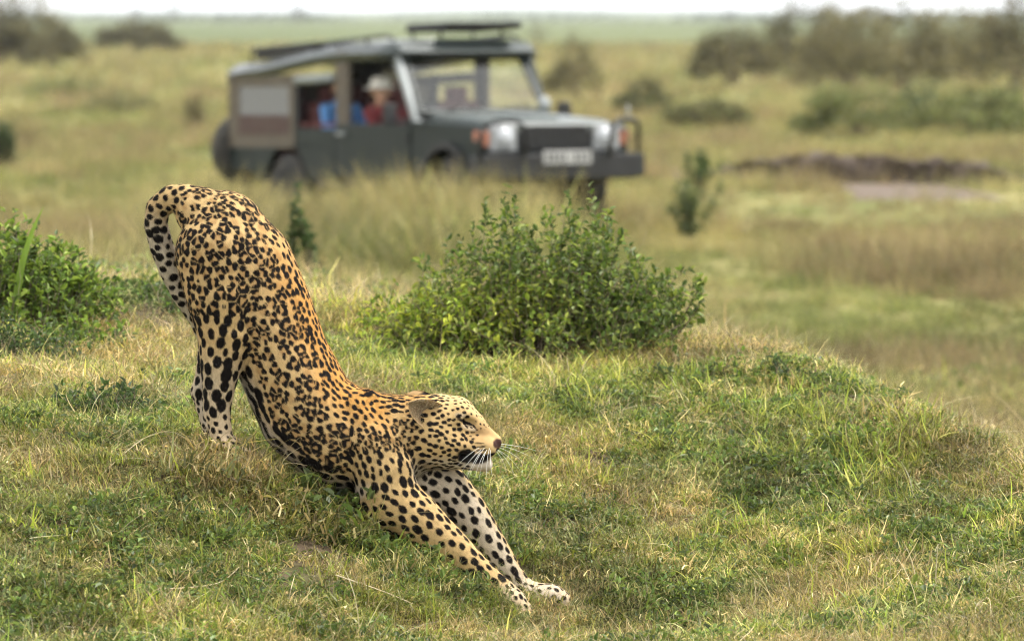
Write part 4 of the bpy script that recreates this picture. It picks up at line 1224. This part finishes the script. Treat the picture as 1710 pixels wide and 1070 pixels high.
# inside
def seat(x, y, w=.5):
    s = empty('seat', (x, y, .60)); s.parent = v_
    box('cushion', (0, 0, .08), (.50, w, .16), M_seat, s, .04)
    box('backrest', (-.27, 0, .42), (.13, w, .62), M_seat, s, .05, Matrix.Rotation(math.radians(-9), 3, 'Y'))
    box('headrest', (-.33, 0, .80), (.09, w * .5, .16), M_seat, s, .03)
for x, y in ((.08, -.40), (.08, .40), (-1.12, -.42), (-1.12, .42), (-1.95, -.42), (-1.95, .42)): seat(x, y)
box('dashboard', (.80, 0, 1.06), (.30, 1.5, .22), M_inside, v_, .04)
swh = lathe('steering_wheel', [(.165, -.012), (.185, -.014), (.195, 0), (.185, .014), (.165, .012)], M_black, v_, (.52, -.40, 1.12))
swh.rotation_euler = (0, 0, math.pi / 2); swh.rotation_euler = (math.radians(0), math.radians(0), math.radians(90))
tube('steering_column', [(.78, -.40, 1.02), (.52, -.40, 1.12)], .02, M_black, v_)

# ------------------------------------------------------------------ people in the vehicle
M_person = vcol_mat('person_skin_and_cloth', .8, .1, .3)
M_hat = paint('white_cotton_hat', (.62, .59, .52), .85, dust=(.5, .45, .36), dust_amt=.3, bump=.3)
def person(x, y, z, shirt, trousers, skinc, hair, label, lean=(0, 0), turn=0.0, hat=None, hand_fwd=(.40, .16, .26), long_sleeve=True):
    """seated figure: pelvis at (0,0,0), looking along +x; lean shifts the chest and head"""
    lx, ly = lean
    def J(px, py, pz, r): f = max(0, min(1, pz / .55)); return (px + lx * f * f, py + ly * f * f, pz, r, 1.0)
    C = {}
    C['trunk'] = [J(0, 0, .02, .135), J(-.02, 0, .18, .125), J(-.03, 0, .34, .14), J(-.03, 0, .44, .12)]
    C['shoulders'] = [J(-.03, -.17, .45, .062), J(-.03, .17, .45, .062)]
    C['neck'] = [J(-.025, 0, .47, .055), J(-.005, 0, .57, .052)]
    ct, st = math.cos(turn), math.sin(turn)
    H = lambda a, b_, c_, r: (lambda q: (q[0] + a * ct - b_ * st, q[1] + a * st + b_ * ct, q[2] + c_, r, 1.0))(J(.01, 0, .66, 0))
    C['skull'] = [H(-.02, 0, .035, .088), H(.015, 0, .03, .084)]
    C['face'] = [H(.04, 0, -.01, .066), H(.05, 0, -.07, .045)]
    C['nose'] = [H(.098, 0, .0, .012), H(.112, 0, -.03, .015)]
    C['mouth'] = [H(.088, -.018, -.066, .010), H(.088, .018, -.066, .010)]
    for s in (-1, 1):
        C['ear%d' % s] = [H(0, s * .088, .015, .017), H(-.005, s * .09, -.02, .014)]
        C['thigh%d' % s] = [(.02, s * .09, .0, .085, 1), (.24, s * .11, .02, .075, 1), (.44, s * .12, .0, .062, 1)]
        C['shin%d' % s] = [(.44, s * .12, .0, .06, 1), (.47, s * .12, -.22, .05, 1), (.45, s * .12, -.40, .04, 1)]
        C['foot%d' % s] = [(.43, s * .12, -.43, .042, 1), (.60, s * .13, -.45, .036, 1)]
        e = J(.06, s * .24, .22, .045); e = (e[0], e[1], e[2], .043, 1)
        hx, hy, hz = hand_fwd
        hd = (hx + lx * .5, s * hy + ly * .5, hz, .03, 1)
        C['upper_arm%d' % s] = [J(-.03, s * .185, .44, .055), e]
        C['forearm%d' % s] = [(e[0], e[1], e[2], .042, 1), (hd[0] - .06, hd[1], hd[2], .028, 1)]
        C['hand%d' % s] = [(hd[0] - .06, hd[1], hd[2], .027, 1), (hd[0], hd[1], hd[2], .03, 1)]
        for k in range(4):
            fy = hd[1] + (k - 1.5) * .019; ln = (.052, .062, .058, .045)[k]
            C['finger%d%d' % (s, k)] = [(hd[0] + .01, fy, hd[2] + .008, .0095, 1), (hd[0] + .015 + ln * .55, fy, hd[2] + .004, .009, 1), (hd[0] + .015 + ln * .8, fy, hd[2] - .028, .0085, 1)]
        C['thumb%d' % s] = [(hd[0] - .035, hd[1] - s * .024, hd[2], .011, 1), (hd[0] - .005, hd[1] - s * .044, hd[2] - .01, .010, 1), (hd[0] + .02, hd[1] - s * .04, hd[2] - .026, .009, 1)]
    pv, pf, pe = skin([dict(pts=p, k=(.012 if n.startswith(('finger', 'thumb', 'nose', 'mouth', 'ear')) else .035)) for n, p in C.items()], .0085, 2)
    nm = list(C)
    dd = np.stack([chain_dist(pv[:, 0], pv[:, 1], pv[:, 2], C[n], 1) for n in nm], -1).argmin(1)
    cl = np.zeros((len(pv), 3))
    for i, n_ in enumerate(nm):
        c = skinc
        if n_.startswith(('trunk', 'shoulders', 'upper_arm')) or (long_sleeve and n_.startswith('forearm')): c = shirt
        if n_.startswith(('thigh', 'shin')): c = trousers
        if n_.startswith('foot'): c = (.03, .025, .02)
        cl[dd == i] = c
    hc = np.array(H(0, 0, 0, 0)[:3])
    rel = pv - hc; rx, ry = rel[:, 0] * ct + rel[:, 1] * st, -rel[:, 0] * st + rel[:, 1] * ct
    hd_ = np.isin(dd, [nm.index(n) for n in ('skull', 'face', 'neck')])
    cl[hd_ & ((rel[:, 2] > .055 + .35 * np.maximum(rx - .03, 0)) | ((rx < -.02) & (rel[:, 2] > -.06)))] = hair
    for s in (-1, 1):
        cl[hd_ & (np.hypot(ry - s * .032, (rel[:, 2] - .012) * 1.6) < .013) & (rx > .04)] = (.03, .02, .015)
    cl[np.isin(dd, [nm.index('mouth')])] = np.array(skinc) * np.array([.8, .5, .5])
    o = obj_np('person', pv, pf, M_person, cols=cl)
    bpy.context.view_layer.update()
    o.matrix_world = veh.matrix_world @ Matrix.Translation((x, y, z))
    tag(o, label, 'person')
    if hat:
        kind, mt = hat
        br = .175 if kind == 'brim' else .118
        h_ = lathe('hat', [(.02, .155), (.075, .15), (.10, .12), (.108, .06), (.112, .045), (br, .028), (br + .004, .034), (.11, .056)] if True else [], mt, o, tuple(hc + np.array([0, 0, .01])), n=26)
        h_.rotation_euler = (math.radians(90), 0, 0)
    return o
bpy.context.view_layer.update()
SKB, SKL = (.12, .065, .04), (.50, .30, .20)
person(-.02, -.44, .76, (.15, .018, .02), (.07, .07, .08), SKL, (.06, .04, .03), 'person in a red top and wide white hat leaning at the front side window', lean=(-.06, -.16), turn=-.5, hat=('brim', M_hat))
person(-1.16, -.42, .80, (.12, .30, .62), (.05, .05, .07), SKL, (.02, .015, .012), 'person in a bright blue shirt sitting in the open middle bay', lean=(.02, -.05), turn=-.3)
person(-1.64, .40, .84, (.16, .15, .12), (.1, .09, .07), SKL, (.2, .15, .1), 'person with a cream cap seated on the far side behind the front seats', turn=.2, hat=('cap', paint('cream_cap', (.66, .62, .48), .85)))

# ------------------------------------------------------------------ bushes, weeds, far shrubs and trees
M_twig = paint('twig_bark', (.12, .09, .055), .9, dust=(.3, .24, .15), dust_amt=.5, scale=30)
M_drytwig = paint('dry_twig', (.38, .31, .20), .9, dust=(.5, .42, .3), dust_amt=.5, scale=30)

def twig_mesh(paths, rads, n=4):
    Vs, Fs, o = [], [], 0
    for p, r0 in zip(paths, rads):
        p = np.asarray(p); m_ = len(p)
        tdir = np.gradient(p, axis=0); tdir /= np.linalg.norm(tdir, axis=1)[:, None] + 1e-9
        a = np.cross(tdir, np.array([.3, .5, .2])); a /= np.linalg.norm(a, axis=1)[:, None] + 1e-9
        b_ = np.cross(tdir, a)
        rr = (r0 * np.linspace(1, .3, m_))[:, None]
        ring = np.stack([p + (a * math.cos(6.283 * k / n) + b_ * math.sin(6.283 * k / n)) * rr for k in range(n)], 1)
        Vs.append(ring.reshape(-1, 3))
        k = np.arange(m_ * n).reshape(m_, n) + o
        Fs.append(np.stack([k[:-1], np.roll(k[:-1], -1, 1), np.roll(k[1:], -1, 1), k[1:]], -1).reshape(-1, 4)); o += m_ * n
    return np.concatenate(Vs), np.concatenate(Fs)

def leafy(name, label, cat, loc, stems, leaf_len, cols, colfn=None, seed=0, spacing=.014, group=None, dry=0.0, bare=.25, ratio=.45, stem_r=.0022):
    """stems: list of (base, tip, bow) in local metres; leaves sit in alternating pairs along each stem"""
    r = np.random.default_rng(seed)
    root = empty(name, loc)
    tag(root, label, cat, group)
    paths, rads, lc, ld, ll, lcol, dryp, dryr = [], [], [], [], [], [], [], []
    cols = np.array(cols)
    for (b0, t0, bow) in stems:
        b0, t0 = np.array(b0), np.array(t0)
        L = np.linalg.norm(t0 - b0)
        m_ = max(4, int(L / .05) + 3)
        f = np.linspace(0, 1, m_)[:, None]
        wob = np.cumsum(r.normal(0, .006, (m_, 3)), 0) * np.minimum(f * 2, 1)
        p = b0 + (t0 - b0) * f + np.array(bow) * np.sin(f * np.pi) + wob
        if r.random() < dry:
            dryp.append(p); dryr.append(stem_r * .7); continue
        paths.append(p); rads.append(stem_r)
        nl = max(3, int(L / spacing))
        fs = bare + (1 - bare) * np.sort(r.random(nl))
        for q in fs:
            i = min(int(q * (m_ - 1)), m_ - 2); g = q * (m_ - 1) - i
            c = p[i] * (1 - g) + p[i + 1] * g
            td = (p[i + 1] - p[i]); td /= np.linalg.norm(td) + 1e-9
            an = r.random() * 6.283; pr = np.cross(td, [math.cos(an), math.sin(an), .2]); pr /= np.linalg.norm(pr) + 1e-9
            d = pr * r.uniform(.6, 1.0) + td * r.uniform(.2, .9) + np.array([0, 0, r.normal(0, .25)])
            lc.append(c); ld.append(d / np.linalg.norm(d)); ll.append(leaf_len * r.uniform(.55, 1.2))
            cc = cols[r.integers(0, len(cols))] * r.uniform(.7, 1.3)
            if colfn is not None: cc = cc * colfn(c)
            lcol.append(cc)
    v, f = twig_mesh(paths, rads); so = obj_np('stem', v, f, M_twig, root)
    if dryp:
        v, f = twig_mesh(dryp, dryr); obj_np('dry_twig', v, f, M_drytwig, root)['kind'] = 'stuff'
    v, f, c = leaf_geo(np.array(lc), np.array(ll), np.array(lcol), r, dirs=np.array(ld), ratio=ratio)
    fo = obj_np('foliage', v, f, M_leaf, root, cols=c, smooth=False); fo['kind'] = 'stuff'
    return root

def gp(px, py, Y, dz=0.0):
    p = P(px, py, Y); return np.array([p.x, p.y, float(ground_z(p.x, p.y)) + dz])

# central bush on the crest: outline of its top read from the photograph, turned into real heights
OUT = np.array([(620, 550), (645, 500), (670, 470), (700, 435), (745, 400), (790, 365), (835, 345), (855, 300), (880, 345), (925, 335), (960, 300), (1000, 285), (1035, 340), (1060, 410), (1095, 450), (1130, 485), (1155, 535), (1175, 575)])
BY = 20.35
r = np.random.default_rng(12)
b0 = gp(885, 590, BY)
stems = []
for i in range(640):
    px = r.uniform(640, 1135)
    dep = r.normal(0, .16)
    top = np.interp(px, OUT[:, 0], OUT[:, 1])
    tz = P(px, top, BY).z; tx = P(px, top, BY).x
    px0 = 885 + (px - 885) * r.uniform(.65, 1.0)
    bx_ = P(px0, 590, BY).x; by_ = BY + dep * .8
    gz0 = float(ground_z(bx_, by_))
    hmax = max(.06, (tz - gz0) * (1 - min(.6, (dep / .36) ** 2)))
    h = hmax * (r.uniform(.93, 1.0) if r.random() < .10 else r.uniform(.25, .85))
    base = np.array([bx_, by_, gz0 - .02]) - b0
    tip = np.array([tx + r.normal(0, .03), BY + dep * 1.25 + r.normal(0, .03), gz0 + h]) - b0
    stems.append((base, tip + np.array([r.normal(0, .05), r.normal(0, .05), 0]) * (h < .8 * hmax), (r.normal(0, .05), r.normal(0, .05), 0)))
for i in range(46):      # sparse outer sprays and bare twigs to the right
    px = r.uniform(1040, 1175); gz0 = b0[2]
    base = np.array([P(px - 60, 590, BY).x, BY + r.normal(0, .1), gz0 - .02]) - b0
    tip = np.array([P(px, 500, BY).x, BY + r.normal(0, .15), gz0 + r.uniform(.08, .30)]) - b0
    stems.append((base, tip, (r.normal(0, .04), 0, .04)))
def bush_tone(c):
    low = np.exp(-((c[2] - .12) / .11) ** 2) * sstep(.25, -.15, c[0])
    return np.array([1.1 + 1.0 * low, 1.05 + .75 * low, .9 + .1 * low])
leafy('leafy_bush', 'large leafy green bush growing behind the leopard, in front of the vehicle', 'bush', b0, stems, .031,
      [(.07, .115, .028), (.105, .17, .036), (.165, .245, .045), (.15, .19, .08), (.25, .31, .065)], bush_tone, 3, spacing=.011, dry=.10, bare=.2)

# leafy clumps on the mound's left shoulder
def clump(px, py, Y, wpx, hpx, n, label, cols, leaf=.03, seed=0, name='leafy_shrub', cat='shrub', tall=None, dry=.05):
    r = np.random.default_rng(seed)
    c0 = gp(px, py, Y); s = Y / F_PX
    st = []
    for i in range(n):
        a = r.random() * 6.283; q = math.sqrt(r.random())
        bx_, by_ = c0[0] + math.cos(a) * q * wpx * .42 * s, c0[1] + math.sin(a) * q * wpx * .35 * s
        zz = float(ground_z(bx_, by_))
        h = hpx * s * (1 - .55 * q * q) * r.uniform(.35, 1.0)
        tip = (bx_ - c0[0] + math.cos(a) * wpx * .12 * s * q + r.normal(0, .02), by_ - c0[1] + math.sin(a) * wpx * .1 * s * q + r.normal(0, .02), zz - c0[2] + h)
        st.append(((bx_ - c0[0], by_ - c0[1], zz - c0[2] - .02), tip, (r.normal(0, .02), r.normal(0, .02), 0)))
    return leafy(name, label, cat, c0, st, leaf, cols, None, seed, spacing=.012, dry=dry)
LG = [(.11, .175, .03), (.16, .25, .04), (.23, .33, .045), (.30, .39, .06), (.10, .14, .04)]
DG = [(.06, .10, .028), (.08, .13, .035), (.105, .16, .036), (.08, .11, .05)]
clump(15, 495, 19.8, 220, 205, 220, 'bright green leafy shrub at the left edge of the mound', LG, .036, 31)
clump(95, 485, 19.9, 190, 160, 190, 'green leafy shrub with a long grass blade rising above it, left of the leopard', LG, .034, 32)
clump(125, 530, 19.3, 170, 85, 110, 'low spreading green plant below the left shrubs', LG, .03, 33, 'leafy_weed', 'plant')
clump(40, 560, 18.9, 210, 95, 120, 'dark low leafy plant on the left slope under the shrubs', DG, .026, 34, 'leafy_weed', 'plant')
clump(285, 490, 20.4, 130, 60, 45, 'small sparse plant behind the leopard tail', DG + LG[:2], .026, 35, 'leafy_weed', 'plant', dry=.25)
clump(190, 700, 17.6, 200, 60, 110, 'dark green broad-leaved patch on the slope left of the hind legs', DG, .028, 36, 'leafy_weed', 'plant')
clump(1320, 640, 19.4, 70, 58, 16, 'thin dark weed standing on the crest right of the big bush', DG, .028, 37, 'leafy_weed', 'plant')
clump(1450, 735, 18.7, 150, 48, 60, 'low leafy plant on the right shoulder of the mound', LG, .028, 38, 'leafy_weed', 'plant')
clump(1210, 640, 19.5, 160, 40, 50, 'low green plant on the crest just right of the big bush', LG, .026, 39, 'leafy_weed', 'plant')
clump(1000, 770, 17.9, 110, 30, 40, 'small dark leafy patch right of the leopard face', DG, .022, 40, 'leafy_weed', 'plant')
clump(1640, 930, 16.6, 120, 40, 45, 'small leafy patch near the right edge of the foreground', DG, .022, 41, 'leafy_weed', 'plant')
# long single blade standing above the left shrub
bl0 = gp(22, 480, 19.7)
f_ = np.linspace(0, 1, 10)
cx_, cz_ = .02 * f_ + .085 * f_ ** 2.2, .47 * f_ - .03 * f_ ** 3
w_ = .013 * (1 - f_ ** 2.5) + .0006
v = np.stack([np.stack([cx_ - w_, f_ * .02, cz_ + w_ * .3], -1), np.stack([cx_, f_ * .02 + w_ * .5, cz_], -1), np.stack([cx_ + w_, f_ * .02, cz_ - w_ * .3], -1)], 1).reshape(-1, 3)
f = np.array([[3 * k, 3 * k + 1, 3 * k + 4, 3 * k + 3] for k in range(9)] + [[3 * k + 1, 3 * k + 2, 3 * k + 5, 3 * k + 4] for k in range(9)])
c = np.tile(np.array([[.25, .38, .05]]), (len(v), 1))
tag(obj_np('grass_blade', v, f, leaf_mat('broad_blade', .4, .5, tint=False), cols=c), 'single long bright green blade above the left shrub', 'grass blade').location = bl0

# dry straws lying and standing in the foreground
M_straw = paint('straw', (.50, .41, .24), .7, dust=(.62, .53, .35), dust_amt=.6, scale=40)
def straw(pts, rad, label):
    pp = []
    for px, py, Y, h in pts:
        g = gp(px, py, Y); pp.append(Vector((g[0], g[1], g[2] + h)))
    o = pp[0].copy(); ob = None
    fine = []
    n = 14
    for i in range(n + 1):
        q = i / n * (len(pp) - 1); k = min(int(q), len(pp) - 2); g = q - k
        p0, p1, p2, p3 = pp[max(k - 1, 0)], pp[k], pp[k + 1], pp[min(k + 2, len(pp) - 1)]
        fine.append(.5 * ((2 * p1) + (p2 - p0) * g + (2 * p0 - 5 * p1 + 4 * p2 - p3) * g * g + (3 * p1 - p0 - 3 * p2 + p3) * g ** 3) - o)
    ob = tube('dry_grass_stem', fine, [rad * (1 - .6 * i / n) for i in range(n + 1)], M_straw, None, n=5)
    ob.location = o
    tag(ob, label, 'grass stem', 'dry grass stems in the foreground')
straw([(170, 835, 16.6, .03), (235, 812, 16.8, .05), (285, 795, 16.9, .06), (330, 800, 16.85, .04)], .0017, 'long arched dry straw on the slope below the hind legs')
straw([(210, 1050, 15.8, .02), (300, 1030, 15.9, .03), (365, 1020, 16.0, .03), (400, 995, 16.1, .05)], .0024, 'bent dry straw lying near the bottom left')
straw([(560, 950, 16.3, .03), (640, 975, 16.3, .05), (690, 1000, 16.3, .03)], .0022, 'dry straw lying below the leopard chest')
straw([(1258, 905, 17.0, .01), (1262, 890, 17.0, .06), (1259, 870, 17.0, .11)], .0022, 'upright dry stem in the grass right of the leopard')
straw([(1561, 945, 16.7, .0), (1563, 940, 16.7, .09), (1566, 935, 16.7, .175)], .0022, 'tallest upright dry stem in the right foreground')
straw([(1630, 920, 16.8, .03), (1680, 905, 16.9, .05), (1725, 900, 16.95, .06)], .0022, 'dry straw leaning in from the right edge')
straw([(1620, 1030, 16.1, .03), (1650, 1035, 16.1, .06), (1655, 1065, 15.95, .02)], .002, 'curled dry straw in the bottom right corner')
straw([(480, 1000, 16.0, .0), (486, 985, 16.0, .05), (492, 970, 16.05, .08)], .002, 'short dry stem standing by the bare soil below the leopard')

# tall weed behind the leopard's back, weeds of the plain
DGW = [(.045, .08, .025), (.06, .10, .03), (.08, .13, .03)]
def weed(px, py, Y, h, n, label, cols, leaf, spread, seed, cat='plant', name='tall_weed', group=None, bare=.1):
    r = np.random.default_rng(seed)
    st = []
    for i in range(n):
        a = r.random() * 6.283
        hh = h * r.uniform(.6, 1.0) if i else h
        st.append(((r.normal(0, .02), r.normal(0, .02), -.02), (math.cos(a) * spread * r.random(), math.sin(a) * spread * r.random(), hh), (r.normal(0, .03), r.normal(0, .03), 0)))
    return leafy(name, label, cat, gp(px, py, Y), st, leaf, cols, None, seed, spacing=.014, dry=0, bare=bare, ratio=.5, group=group, stem_r=.006)
def weed_to(px, top, Y, *a, **k):
    q = P(px, top, Y); h = q.z - float(ground_z(q.x, Y))
    weed(px, top, Y, h, *a, **k)
weed_to(500, 312, 30, 9, 'thin blurred green weed rising behind the leopard back', DGW, .045, .07, 51, bare=.55)
weed_to(530, 432, 30.4, 8, 'short dark weed at the foot of the thin weed behind the leopard', DGW, .045, .09, 52, bare=.5)
weed(1150, 395, 56.5, .58, 14, 'dark leafy weed in the tall grass right of the vehicle front', [(.11, .15, .05), (.13, .17, .055), (.09, .12, .045)], .08, .38, 53)
weed(1165, 330, 68, .5, 10, 'grey-green weed standing close to the right of the bull bar', DG, .08, .22, 54)

def far_shrub(px, py, Y, wpx, hpx, label, cols, seed, n=2400, name='shrub', cat='shrub', trunk=.3, group=None, dz=0.0):
    """wide airy crown of leaf clusters on a few bent stems"""
    r = np.random.default_rng(seed)
    if py > 50: Y = CAM_H * F_PX / (py - 25.0)             # it stands on the plain
    s = Y / F_PX; W, H = wpx * s, hpx * s
    p0 = P(px, py, Y)
    loc = (p0.x, Y, float(ground_z(p0.x, Y)))
    H = (H + (p0.z - loc[2])) * 1.25; W *= 1.15
    root = empty(name, loc); tag(root, label, cat, group)
    ns = 9
    tips = []
    paths = []
    for i in range(ns):
        a = r.random() * 6.283; q = r.uniform(.2, 1)
        tip = np.array([math.cos(a) * W * .42 * q, math.sin(a) * W * .3 * q, H * r.uniform(.55, .95) * (1 - .25 * q)])
        f = np.linspace(0, 1, 6)[:, None]
        paths.append(np.array([r.normal(0, W * .06), r.normal(0, W * .05), -.05]) * (1 - f) + tip * f ** np.array([1.3, 1.3, .9]) + r.normal(0, .01 * W, (6, 3)) * f)
        tips.append(tip)
    v, f = twig_mesh(paths, [max(.012, W * .012)] * ns, 5); obj_np('trunk', v, f, M_twig, root)
    cl = []
    nc = 60
    for i in range(nc):
        a = r.random() * 6.283; q = math.sqrt(r.random())
        zz = (1 - q ** 2.2 * .6) * r.uniform(trunk, 1.0)
        cl.append((math.cos(a) * q * W * .5, math.sin(a) * q * W * .38, H * zz))
    cl = np.array(cl)
    k = r.integers(0, nc, n)
    c = cl[k] + r.normal(0, 1, (n, 3)) * np.array([W * .07, W * .06, H * .075])
    c[:, 2] = np.clip(c[:, 2], .03, None)
    tone = r.uniform(.7, 1.3, nc)[k]
    col = np.array(cols)[r.integers(0, len(cols), n)] * tone[:, None] * r.uniform(.75, 1.25, n)[:, None]
    v, f, c_ = leaf_geo(c, r.uniform(.6, 1.3, n) * max(.05, W * .045), col, r, tilt=1.0, ratio=.6)
    fo = obj_np('crown', v, f, M_leaf, root, cols=c_, smooth=False); fo['kind'] = 'stuff'
    return root
OL = [(.10, .095, .038), (.135, .12, .05), (.17, .145, .06), (.115, .09, .045), (.085, .085, .038)]
OB = [(.16, .14, .065), (.20, .175, .078), (.135, .125, .052), (.23, .20, .088)]
GD = [(.06, .09, .035), (.08, .11, .04), (.10, .13, .05)]
GL = [(.17, .20, .065), (.21, .23, .08), (.15, .17, .06), (.25, .24, .09)]
G1 = 'bushes of the thicket on the right'
far_shrub(1225, 142, 196, 130, 80, 'lowest grey-olive bush at the left end of the thicket on the right', OL, 61, group=G1)
far_shrub(1345, 140, 200, 130, 125, 'tall dark olive bush touching the horizon left of centre in the right thicket', OL, 62, group=G1)
far_shrub(1420, 155, 192, 150, 128, 'brownish bush in the middle of the right thicket, reaching low', OB, 63, group=G1)
far_shrub(1505, 150, 188, 160, 122, 'olive-brown rounded bush right of the middle of the thicket', OB + OL[:2], 64, group=G1)
far_shrub(1610, 148, 186, 140, 130, 'tall dark brown bush near the right end of the thicket', OB, 65, group=G1)
far_shrub(1700, 158, 184, 150, 138, 'dense olive bush at the right edge of the picture', OL, 66, group=G1)
far_shrub(1400, 125, 260, 90, 108, 'paler bush behind the tall dark olive bush of the thicket', OL, 67, group=G1)
far_shrub(40, 110, 240, 150, 92, 'grey-brown bush at the top left edge', OB, 68)
far_shrub(90, 112, 225, 90, 60, 'small dark bush right beside the top left bush', OL, 69)
far_shrub(5, 110, 250, 80, 95, 'dark bush cut by the left edge of the picture', OL, 70)
far_shrub(228, 88, 330, 120, 45, 'low wide dark bush far off left of the vehicle', OL, 71)
far_shrub(965, 170, 150, 70, 95, 'upright olive bush just right of the windscreen', OL, 72)
far_shrub(930, 165, 160, 50, 50, 'small pale bush between windscreen and upright bush', OB, 73)
far_shrub(1545, 215, 118, 100, 62, 'dark green bush on the green rise at the right', GD, 74)
far_shrub(1430, 225, 122, 170, 65, 'wide pale green bush on the rise below the thicket', GL, 75)
far_shrub(1640, 225, 116, 190, 60, 'broad green bush beside the dark green one at the right', GL, 76)
far_shrub(1075, 200, 138, 90, 55, 'low green bush behind the bull bar', GD + OL, 77)
far_shrub(1180, 215, 128, 140, 38, 'flat grey-green bush right of the vehicle', OL + GL, 78)
far_shrub(325, 222, 108, 34, 60, 'narrow brown bush just left of the vehicle', OB, 79, n=700)
far_shrub(0, 290, 60, 50, 70, 'dark green bush at the left edge above the shrubs', GD, 80)
far_shrub(200, 190, 125, 110, 30, 'low olive bush in the grass at the left', OB + GL, 81, n=900)
far_shrub(115, 165, 150, 130, 28, 'pale green low bush below the top left bushes', GL, 82, n=900)
far_shrub(898, 72, 420, 34, 28, 'small dark bush far off right of the roof hatch', OL, 83, n=600)

def far_tree(px, py, Y, wpx, hpx, label, seed, group='lone trees on the horizon'):
    return far_shrub(px, py, Y, wpx, hpx, label, [(.035, .05, .025), (.05, .06, .03)], seed, n=700, name='tree', cat='tree', trunk=.55, group=group)
far_tree(290, 30, 1300, 26, 36, 'lone tree on the horizon above the vehicle rear left', 91)
far_tree(228, 30, 1500, 26, 14, 'tiny tree on the skyline at the left', 92)
far_tree(497, 30, 1500, 30, 20, 'tiny tree on the skyline above the vehicle', 93)
far_tree(1462, 32, 1400, 36, 20, 'small rounded tree on the skyline above the right thicket', 94)
far_tree(1660, 30, 700, 22, 26, 'dark narrow tree sticking up behind the right thicket', 95)
far_tree(1218, 30, 1500, 24, 10, 'smallest tree on the skyline right of the roof hatch', 96)
# dark belts of trees on the far plain, too far to tell apart
r = np.random.default_rng(99)
n = 5000
bx_ = r.uniform(-260, 260, n); by_ = r.choice([1700., 1950., 2600.], n) + r.normal(0, 25, n)
dn = fnoise(bx_ * .03, by_ * .01, 15, 3) > .47
bx_, by_ = bx_[dn], by_[dn]
c = np.stack([bx_, by_, r.uniform(.1, 1.9, len(bx_)) ** 1.0], -1)
v, f, cc = leaf_geo(c, r.uniform(.8, 1.8, len(c)), np.array([(.05, .065, .035)]) * r.uniform(.7, 1.3, len(c))[:, None], r, tilt=1, ratio=.8)
tag(obj_np('distant_woodland', v, f, M_leaf, cols=cc, smooth=False), 'thin dark belts of woodland on the far plain', kind='stuff')

# ------------------------------------------------------------------ air
HZ = bpy.data.meshes.new('haze')
bm = bmesh.new(); add_box(bm, (0, 3600, 9.0), (14000, 7800, 22))
bm.to_mesh(HZ); bm.free()
m = bpy.data.materials.new('haze_air'); m.use_nodes = True
t = m.node_tree; t.nodes.remove(t.nodes['Principled BSDF'])
pv = t.nodes.new('ShaderNodeVolumePrincipled')
pv.inputs['Color'].default_value = (.86, .90, .93, 1); pv.inputs['Density'].default_value = .00012
t.links.new(pv.outputs[0], t.nodes['Material Output'].inputs['Volume'])
HZ.materials.append(m)
tag(link(bpy.data.objects.new('haze', HZ)), 'thin pale haze over the plain', kind='stuff')
